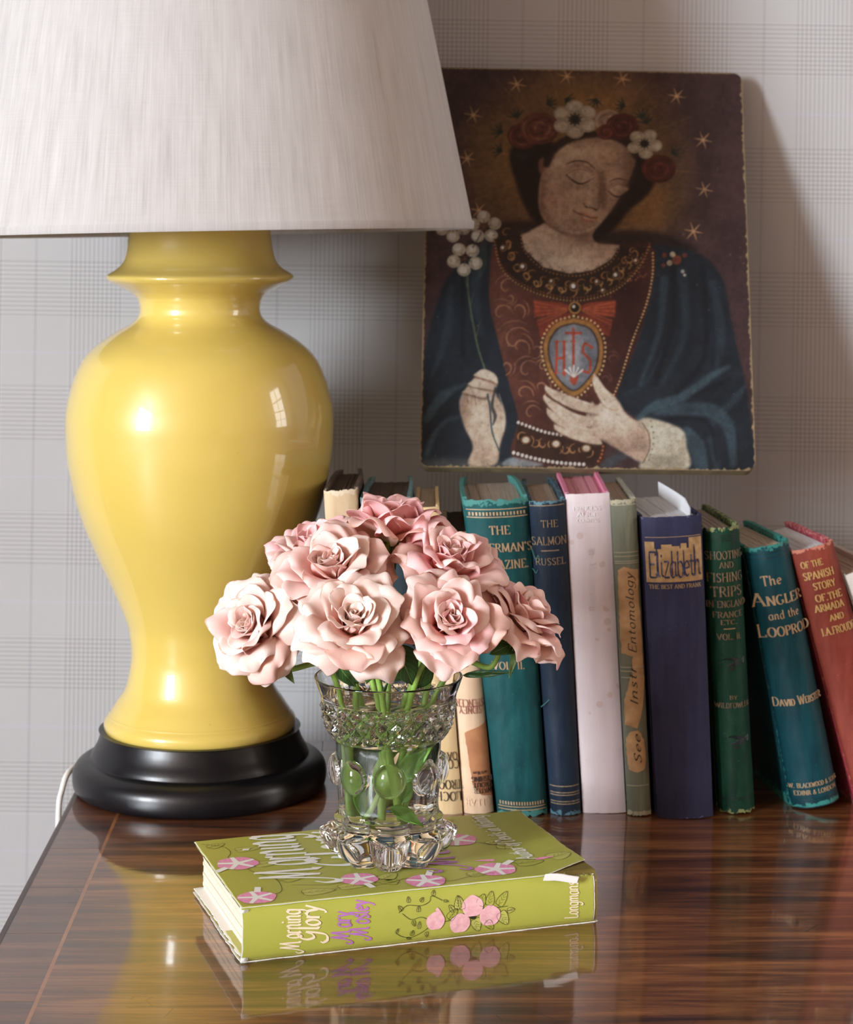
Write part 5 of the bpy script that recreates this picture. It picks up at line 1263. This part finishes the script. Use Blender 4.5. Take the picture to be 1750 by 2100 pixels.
def foot(a, r, z):
    c = .5+.5*math.cos(8*(a-A0)); k = c**.55
    f = lerp(.80, 1.045, k) if z < .0205 else lerp(.93, 1.01, k)
    if z < .004: f = lerp(.72, 1.0, k)
    lens = 0
    d = math.hypot(((a-A0+math.pi/8) % (math.pi/4)-math.pi/8)*r, z-.0118)
    if d < .0080 and z > .003: lens = .0030*math.sqrt(max(0, 1-(d/.0080)**2))
    return r*f+lens
body_prof = [(.0306, .0282), (.0300, .0310), (.0298, .0340), (.0302, .0400), (.0308, .0470), (.0312, .0540), (.0313, .0600), (.0312, .0660), (.0314, .0710), (.0318, .0735)]
ZN, RN = .0545, .0096
def body(a, r, z):
    da = (a-A0+math.pi/8) % (math.pi/4)-math.pi/8
    r = r*(1+.018*math.cos(8*(a-A0)))
    d = math.hypot(da*r, (z-ZN)*.96)
    if d < RN: r += .0052*math.sqrt(max(0, 1-(d/RN)**2))
    return r
def dense(p, n): return [tuple(q) for q in crom(p, n)]
def revolve(name, prof, fn, smooth=True, autosm=None, n=NV):
    m = MB(); m.grid(n, len(prof), lambda i, j: vpt(fn(2*math.pi*i/n, *prof[j]), 2*math.pi*i/n, prof[j][1]), True)
    o = m.build(name, M_crystal, vase, smooth, autosm); return o
fp = dense(foot_prof, 4)
m = MB(); m.grid(NV, len(fp), lambda i, j: vpt(foot(2*math.pi*i/NV, *fp[j]), 2*math.pi*i/NV, fp[j][1]), True)
m.v.append(vpt(0, 0, .0015)); k = len(m.v)-1
for i in range(NV): m.f.append((k, (i+1) % NV, i))
m.build('lobed_foot', M_crystal, vase, True, 45)
bz = [tuple(q) for q in crom(body_prof, 10)]
bz[0] = (foot(0, *fp[-1]), fp[-1][1])
def body_j(a, r, z):
    k = min(1, max(0, (z-.0282)/.002)); q = min(1, max(0, (.0735-z)/.0015))
    v = lerp(foot(a, fp[-1][0], fp[-1][1]), body(a, r, z), k)
    return lerp(.0318, v, q)
revolve('bossed_body', bz, body_j, True, 50)
band_prof = [(.0318, .0735), (.0345, .0742), (.0358, .0760)] + [(lerp(.0358, .0408, (k/30)**.85), lerp(.0760, .0980, k/30)) for k in range(1, 31)] + [(.0412, .0985)]
def band(a, r, z):
    if .0762 < z < .0978:
        s_ = (z-.0762)/.0216; e = min(1, s_*6, (1-s_)*6)
        u, w = a*24/(2*math.pi), s_*2.0
        h = min(tri(u+w), tri(u-w)); fine = max(0, 1-abs(h-.62)*6)
        star = .25*abs(math.sin((math.atan2(tri(u)-.5, tri(w)-.5))*4))*(h > .5)
        return r+e*(.0034*h-.0009-.0007*star)
    return r
revolve('diamond_cut_band', band_prof, band, False, None, 336)
rim_prof = dense([(.0412, .0985), (.0416, .1005), (.0430, .1045), (.0444, .1085), (.0450, .1102), (.0448, .1108), (.0440, .1109), (.0434, .1100)], 3)
revolve('rim', rim_prof, lambda a, r, z: r, True)
in_prof = dense([(.0434, .1100), (.0418, .1060), (.0396, .1000), (.0376, .0930), (.0345, .0830), (.0300, .0750), (.0276, .0690), (.0268, .0600), (.0264, .0480), (.0258, .0360), (.0246, .0270), (.0215, .0222), (.012, .0205), (.0003, .0203)], 3)
revolve('inner_wall', in_prof, lambda a, r, z: r*(1+.004*math.cos(8*(a-A0))), True, None, 128)
WL = .0905
wprof = [(r+.00025, z-.0002) for r, z in in_prof if z < WL-.001]
rw = interp(sorted((z, r) for r, z in in_prof), WL)
wprof = [(rw+.00025, WL+.0006), (rw+.0001, WL+.0002)] + wprof
m = MB(); m.lathe((VX, VY, VB), [(.0003, WL)] + [(rw-.003, WL), (rw-.0012, WL+.0001)] + wprof, 128)
w_o = recalc(m.build('vase_water', M_water, None, True, 60)); tag(w_o, 'clear water filling the cut-glass vase around the rose stems', 'water')
for o in vase.children: pass
# ------------------------------------------------------------------ garden roses
def petal_mat(name, base, mid, edge, seed):
    t = NT(name); v = t.attr('pv'); u = t.attr('pu'); c = t.coord()
    n = t.noise(c, 55, 4); vein = t.noise(t.n('ShaderNodeCombineXYZ', {0: t.math('MULTIPLY', u, 26.0), 1: t.math('MULTIPLY', v, 1.6), 2: seed}).outputs[0], 1.0, 3, .6)
    k = t.math('ADD', v, t.math('MULTIPLY', t.math('SUBTRACT', n, .5), .30))
    col = t.ramp(k, [(.02, base), (.22, mid), (.55, lerp_c(mid, edge, .62)), (.9, edge)])
    col = t.mix(t.math('MULTIPLY', t.math('SUBTRACT', vein, .35), .10), col, mid)
    au = t.math('ABSOLUTE', u)
    brown = t.math('MULTIPLY', t.math('GREATER_THAN', t.math('MAXIMUM', t.math('MULTIPLY', v, 1.0), t.math('MULTIPLY', au, .985)), .975), t.math('GREATER_THAN', t.noise(c, 120, 3), .57))
    col = t.mix(t.math('MULTIPLY', brown, .55), col, srgb(206, 150, 96))
    t.set(Base_Color=col, Roughness=.55, Specular_IOR_Level=.25, Normal=t.bump(vein, .25, .0005))
    tr = t.n('ShaderNodeBsdfTranslucent', {'Color': t.mix(.2, col, srgb(255, 140, 130))})
    mx = t.n('ShaderNodeMixShader', {0: .32, 1: t.b.outputs[0], 2: tr.outputs[0]})
    t.t.links.new(mx.outputs[0], t.out.inputs['Surface'])
    return t.m
def lerp_c(a, b, k): return tuple(lerp(x_, y_, k) for x_, y_ in zip(a, b))
PM = [petal_mat('petal_shell_pink', srgb(255, 150, 128), srgb(255, 180, 168), srgb(255, 233, 226), 1.),
      petal_mat('petal_cool_pink', srgb(253, 142, 130), srgb(255, 164, 162), srgb(255, 221, 220), 2.),
      petal_mat('petal_blush', srgb(255, 172, 126), srgb(255, 200, 182), srgb(255, 241, 232), 3.)]
M_outer = petal_mat('petal_guard', srgb(214, 214, 130), srgb(244, 206, 182), srgb(250, 218, 208), 4.)
def leafy(name, c1, c2, tr=.25, rough=.45):
    t = NT(name); c = t.coord(); v = t.attr('pv'); u = t.attr('pu')
    vein = t.math('ABSOLUTE', t.math('SINE', t.math('MULTIPLY', t.math('ADD', t.math('MULTIPLY', v, 1.0), t.math('MULTIPLY', t.math('ABSOLUTE', u), -.35)), 24.0)))
    mid = t.math('LESS_THAN', t.math('ABSOLUTE', u), .035)
    col = t.mix(t.noise(c, 90, 4), c1, c2)
    col = t.mix(t.math('MULTIPLY', t.math('LESS_THAN', vein, .12), .3), col, srgb(150, 178, 96)); col = t.mix(t.math('MULTIPLY', mid, .5), col, srgb(168, 190, 110))
    t.set(Base_Color=col, Roughness=rough, Normal=t.bump(t.math('ADD', vein, t.noise(c, 300, 2)), .25, .0004))
    tl = t.n('ShaderNodeBsdfTranslucent', {'Color': t.mix(.4, col, srgb(150, 200, 40))})
    mx = t.n('ShaderNodeMixShader', {0: tr, 1: t.b.outputs[0], 2: tl.outputs[0]}); t.t.links.new(mx.outputs[0], t.out.inputs['Surface'])
    return t.m
M_leaf = leafy('rose_leaf_green', srgb(112, 168, 70), srgb(142, 194, 88), .35)
M_leafd = leafy('rose_leaf_dark', srgb(38, 72, 34), srgb(60, 98, 44), .2)
M_sepal = leafy('sepal_green', srgb(62, 92, 44), srgb(104, 128, 66), .2)
t = NT('rose_stem'); c = t.coord(); t.set(Base_Color=t.mix(t.noise(c, 120, 3), srgb(120, 160, 66), srgb(156, 192, 90)), Roughness=.45); M_stem = t.m
t = NT('rose_hip'); c = t.coord(); t.set(Base_Color=t.mix(t.noise(c, 120, 3), srgb(120, 140, 60), srgb(160, 170, 84)), Roughness=.45); M_hip = t.m
t = NT('stamens'); t.set(Base_Color=srgb(226, 180, 90), Roughness=.6); M_stam = t.m

def frame(ax):
    z = Vector(ax).normalized(); xx = Vector((0, 0, 1)).cross(z)
    if xx.length < .2: xx = Vector((1, 0, 0))
    xx = (xx-z*xx.dot(z)).normalized(); return xx, z.cross(xx), z
def petal(root, C0, fr, psi, Lp, Wp, r0, h0, a0, a1, a2, wrap, roll, point, seed, mat, wav=.0012, cup=0., name='petal', skew=0.):
    """one petal. a0..a2: outward lean (radians from the flower axis) at base, middle, tip"""
    nu, nv = 13, 13; X, Y, Z = fr
    cp, sp = math.cos(psi), math.sin(psi)
    er = X*cp+Y*sp; et = -X*sp+Y*cp
    am = lerp(a1, a2, .22)
    def lean(v): return lerp(a0, a1, v/.5) if v < .5 else lerp(a1, am, (v-.5)/.24) if v < .74 else lerp(am, a2, min(1.25, (v-.74)/.26))
    rr = [r0]; hh = [h0]; N = 60
    for k in range(N):
        v = (k+.5)/N
        th_ = lean(v)
        rr.append(rr[-1]+math.sin(th_)*Lp/N); hh.append(hh[-1]+math.cos(th_)*Lp/N)
    m = MB(); pu, pv = [], []
    rnd = random.Random(seed); ph = rnd.random()*9; notch = rnd.uniform(-.04, .05)
    for j in range(nv):
        v = j/(nv-1)
        for i in range(nu):
            u = -1+2*i/(nu-1)
            ve = v*(1-.26*abs(u)**2.6+point*max(0, 1-abs(u)*3.2)*v-notch*max(0, 1-abs(u-.3)*4)*v)
            f = min(max(ve, 0), 1.15)*N; k = min(int(f), N-1); q = f-k
            r_, h_ = rr[k]+(rr[k+1]-rr[k])*q, hh[k]+(hh[k+1]-hh[k])*q
            w = Wp*(math.sin(min(v, 1)*math.pi*.60+.10)**.75)*(1-.10*max(0, v-.8)/.2)
            al = u*w/wrap
            lat = wrap*math.sin(al); dr = -wrap*(1-math.cos(al))
            th_ = lean(ve)
            # edge roll: outwards and down along the rim
            ed = max(0, abs(u)-.45)/.55; rl = roll*(ed**2)*min(1, v*1.3)
            wv = wav*(mnoise.noise(Vector((u*1.9+ph, v*2.6, seed*.37)))*(.4+1.4*max(ed, max(0, v-.6)/.4)))
            nr, nh = math.cos(th_), -math.sin(th_)           # outward normal in the (r, h) plane
            r_ += dr*math.cos(th_)+nr*(rl+wv)+cup*nr*(-(1-u*u))*math.sin(v*math.pi)
            h_ += -dr*math.sin(th_)*0+nh*(rl+wv)
            if a1 > .9: h_ += -dr*.55*math.sin(a1)            # spread petals stay gently channelled
            p = C0+er*r_+et*(lat+skew*v*Lp)+Z*h_
            m.v.append(tuple(p)); pu.append(u); pv.append(v)
    for j in range(nv-1):
        for i in range(nu-1): m.f.append((j*nu+i, j*nu+i+1, (j+1)*nu+i+1, (j+1)*nu+i))
    o = m.build(name, mat, root, True); float_attr(o, 'pu', pu); float_attr(o, 'pv', pv)
    md = o.modifiers.new('thickness', 'SOLIDIFY'); md.thickness = .00032; md.offset = 0
    sb = o.modifiers.new('smooth', 'SUBSURF'); sb.levels = 1; sb.render_levels = 1
    return o
def blade(root, base, tip, nrm_, wd, bend, mat, name='leaf', serr=0., fold=.25, nv=15):
    """leaf or sepal from base to tip"""
    base, tip = Vector(base), Vector(tip); ax = (tip-base); Ln = ax.length; ax.normalize()
    n_ = Vector(nrm_); n_ = (n_-ax*n_.dot(ax)).normalized(); sd = ax.cross(n_); m = MB(); pu, pv = [], []; nu = 9
    for j in range(nv):
        v = j/(nv-1)
        prof_ = (math.sin(math.pi*min(1, v**.72))**.9)*(1-.25*v) if name == 'leaf' else (1-v)**.8*(.35+.65*min(1, v*6))
        for i in range(nu):
            u = -1+2*i/(nu-1); w = wd*prof_*u
            if serr and abs(u) > .9: w *= 1+serr*((v*14) % 1.0-.5)
            p = base+ax*(v*Ln)+sd*w+n_*(fold*abs(w)+bend*Ln*(v*(1-v)*4)+.06*Ln*mnoise.noise(Vector((u, v*3, Ln*99))))
            m.v.append(tuple(p)); pu.append(u); pv.append(v)
    for j in range(nv-1):
        for i in range(nu-1): m.f.append((j*nu+i, j*nu+i+1, (j+1)*nu+i+1, (j+1)*nu+i))
    o = m.build(name, mat, root, True); float_attr(o, 'pu', pu); float_attr(o, 'pv', pv)
    md = o.modifiers.new('thickness', 'SOLIDIFY'); md.thickness = .0004; md.offset = 0
    return o
def rose_flower(label, cpx, cpy, D, ax, rad, openn, seed, mats, vase_ang, vase_r, stem_bottom=.026, heart=True, droop=0., sag=0.):
    """cpx, cpy: where the middle of the bloom is seen"""
    rnd = random.Random(seed); fr = frame(ax); Z = fr[2]
    ctr = px(cpx, cpy, D); C0 = ctr-Z*(rad*.42)
    root = thing('rose', label, 'rose', C0, 'pink roses in the glass vase')
    k = rad/.030
    rings = [  # count, length, half width, r0, h0, a0, a1, a2, wrap, roll, point
        (3, .0150, .0056, .0012, .0050, .02, -.02, .25, .0028, .0000, .02),
        (4, .0175, .0080, .0022, .0042, .14, .06, .55, .0048, .0004, .02),
        (5, .0205, .0105, .0028, .0034, .30, .18, .90, .0075, .0012, .02),
        (5, .0240, .0132, .0034, .0026, .50, .34, 1.30, .0105, .0026, .04),
        (5, .0270, .0160, .0038, .0018, .74, .58, 1.80, .0140, .0042, .08),
        (5, .0300, .0182, .0042, .0010, .98, .86, 2.30, .0180, .0062, .20),
        (5, .0318, .0192, .0044, .0002, 1.20, 1.14, 2.80, .0230, .0080, .27),
        (4, .0325, .0196, .0042, -.0006, 1.42, 1.42, 3.10, .0270, .0088, .30)]
    for ri, (n, Lp, Wp, r0, h0, a0, a1, a2, wrap, roll, pt) in enumerate(rings):
        if ri == len(rings)-1 and droop < 0: continue
        for q in range(n):
            psi = 2*math.pi*(q+rnd.uniform(-.2, .2))/n+ri*1.13+seed
            o_ = openn*rnd.uniform(.78, 1.18)
            mat = M_outer if (ri >= 6 and rnd.random() < .3) else mats[0] if rnd.random() < .7 else mats[1]
            petal(root, C0, fr, psi, Lp*k*rnd.uniform(.92, 1.08), Wp*k*rnd.uniform(.9, 1.08), r0*k, h0*k, a0*o_, a1*o_, a2*o_+rnd.uniform(-.15, .25), wrap*k, roll*k*rnd.uniform(.6, 1.4), pt*rnd.uniform(.4, 1.3), seed*31+ri*7+q, mat, .0019*k*(.6+ri*.2), skew=rnd.uniform(-.2, .2))
    MB().lathe((0, 0, 0), [(.0001, -.0002)], 3)
    # receptacle and sepals
    hp = [(.0012, -.0105), (.0030, -.0085), (.0044, -.0050), (.0046, -.0015), (.0040, .0008), (.0012, .0016)]
    m = MB(); m.grid(20, len(hp), lambda i, j: C0+(fr[0]*math.cos(2*math.pi*i/20)+fr[1]*math.sin(2*math.pi*i/20))*(hp[j][0]*k)+Z*(hp[j][1]*k), True); m.build('hip', M_hip, root, True)
    for q in range(5):
        a = 2*math.pi*q/5+seed*.7; e = fr[0]*math.cos(a)+fr[1]*math.sin(a); b = C0+e*(.0038*k)-Z*(.0015*k)
        dn = rnd.uniform(.5, 1.0); tip = b+e*(.015*k*rnd.uniform(.7, 1.1))-Z*(.017*k*dn)
        blade(root, b, tip, e+Z*.2, .0036*k, rnd.uniform(-.05, .14), M_sepal, 'sepal', fold=.3, nv=9)
    # stem: out of the calyx, through the mouth of the vase, down into the water
    rim_p = Vector(vpt(vase_r, vase_ang, .109)); bot = Vector(vpt(.0150*rnd.uniform(.7, 1.1), seed*2.4+.6, stem_bottom))-Vector((.004, 0, 0)); s0 = C0-Z*(.0095*k)
    mid_ = s0-Z*(.012)+Vector((0, 0, -.004-sag)); up_ = rim_p+(rim_p-bot).normalized()*.014
    pts = [Vector(tuple(p)) for p in crom([s0, mid_, up_.lerp(mid_, .25), rim_p, rim_p.lerp(bot, .5), bot], 7)]
    n_ = len(pts); MB().tube(pts, [lerp(.0016, .0020, i/n_) for i in range(n_)], 10).build('stem', M_stem, root, True)
    return root, pts
GV = math.pi
roses = []
def add(*a, **k): r_, p_ = rose_flower(*a, **k); roses.append((r_, p_)); return r_, p_
UP = lambda x_, y_, z_: (x_, y_, z_)
r1 = add('pale pink rose tilted towards the yellow lamp, outermost beside it', 512, 1280, 1.200, (-.52, -.72, .38), .0295, .96, 1, (PM[2], PM[0]), math.radians(205), .034, sag=.014)
r2 = add('blush rose with creamy centre and brown-edged petals, lowest over the vase rim', 724, 1268, 1.160, (.02, -.68, .68), .0300, 1.0, 2, (PM[2], PM[2]), math.radians(262), .030)
r3 = add('pink rose in front of the teal book spine, facing out beside the blush one', 922, 1270, 1.172, (.22, -.72, .58), .0290, .84, 3, (PM[0], PM[1]), math.radians(300), .031)
r4 = add('pink rose seen side-on in front of the navy book, drooping outwards', 1080, 1256, 1.215, (.60, -.16, .76), .0300, 1.04, 4, (PM[0], PM[1]), math.radians(352), .034, sag=.003)
r5 = add('full pale pink rose just above the blush one, brightly lit on top', 680, 1158, 1.205, (-.10, -.58, .80), .0320, .92, 5, (PM[0], PM[2]), math.radians(235), .016)
r6 = add('pink rose with crinkled heart leaning towards the teal book, below the top bloom', 928, 1142, 1.222, (.26, -.34, .88), .0312, .92, 6, (PM[1], PM[0]), math.radians(10), .016)
r7 = add('topmost pink rose showing its underside and green calyx', 806, 1066, 1.250, (.05, .05, 1.0), .0300, .66, 7, (PM[1], PM[1]), math.radians(90), .008)
r8 = add('pink rose half hidden behind the brightly lit one, beside the lamp body', 644, 1120, 1.262, (-.25, -.30, .92), .0290, .86, 8, (PM[1], PM[0]), math.radians(160), .024)
r9 = add('small shaded pink rose deep in the bunch between its neighbours', 628, 1236, 1.235, (-.35, -.40, .75), .0230, .80, 9, (PM[0], PM[1]), math.radians(185), .020)
r10 = add('shaded pink rose at the back between the crinkled and the drooping ones', 1010, 1222, 1.262, (.40, -.10, .85), .0220, .85, 10, (PM[0], PM[1]), math.radians(30), .030)
# leaves on the stems: in the water, at the rim and under the blooms
def leaf_on(r_, x0, y0, x1, y1, D0, D1, wd, mat=None, nrm_=(0, -1, .3), bend=.05, serr=.10):
    b, tp_ = px(x0, y0, D0), px(x1, y1, D1)
    blade(r_[0], b, tp_, nrm_, wd, bend, mat or M_leaf, 'leaf', serr)
leaf_on(r3, 808, 1600, 886, 1532, 1.226, 1.222, .0085, M_leaf, (-.25, -1, .1))
leaf_on(r2, 800, 1652, 868, 1696, 1.222, 1.219, .0052, M_leaf, (.1, -.8, .7))
leaf_on(r3, 818, 1640, 842, 1590, 1.228, 1.224, .0052, M_leaf, (.3, -1, 0))
leaf_on(r5, 745, 1625, 735, 1560, 1.235, 1.240, .0038, M_leaf)
leaf_on(r5, 742, 1600, 752, 1680, 1.235, 1.240, .0045, M_leaf, (.5, -1, 0))
leaf_on(r1, 715, 1500, 708, 1580, 1.243, 1.246, .0062, M_leafd)
leaf_on(r7, 768, 1500, 762, 1590, 1.250, 1.255, .0085, M_leafd)
leaf_on(r2, 770, 1600, 780, 1690, 1.250, 1.255, .0075, M_leafd)
leaf_on(r6, 860, 1490, 850, 1580, 1.255, 1.258, .0065, M_leafd)
leaf_on(r7, 800, 1395, 822, 1325, 1.205, 1.190, .0095, M_leafd, (.2, -1, .3))
leaf_on(r7, 790, 1420, 815, 1385, 1.222, 1.205, .0085, M_leafd, (0, -.7, .8))
leaf_on(r6, 855, 1410, 880, 1340, 1.220, 1.206, .0080, M_leafd, (.4, -1, .3))
leaf_on(r5, 735, 1400, 700, 1340, 1.215, 1.200, .0050, M_leafd, (-.3, -1, .3))
leaf_on(r4, 950, 1385, 1052, 1380, 1.240, 1.230, .0026, M_leafd, (0, -1, .6), .02, 0)
leaf_on(r8, 640, 1170, 590, 1190, 1.27, 1.26, .006, M_leafd)
leaf_on(r7, 790, 1150, 780, 1225, 1.245, 1.235, .0075, M_leafd)
leaf_on(r10, 860, 1165, 850, 1240, 1.25, 1.24, .0065, M_leafd)
leaf_on(r7, 812, 1322, 846, 1404, 1.178, 1.188, .0105, M_leafd, (.1, -1, .2))
leaf_on(r5, 770, 1330, 752, 1402, 1.172, 1.186, .0070, M_leafd, (-.2, -1, .2))
leaf_on(r2, 690, 1360, 730, 1408, 1.195, 1.205, .0055, M_leafd, (-.2, -1, .3))
leaf_on(r1, 566, 1340, 604, 1402, 1.205, 1.200, .0042, M_sepal, (0, -1, .2), .05, 0)
leaf_on(r4, 1060, 1318, 1004, 1342, 1.215, 1.205, .0060, M_leafd, (0, -1, .4), .05, 0)
leaf_on(r4, 1062, 1320, 1044, 1392, 1.212, 1.205, .0026, M_sepal, (0, -1, .2), .05, 0)
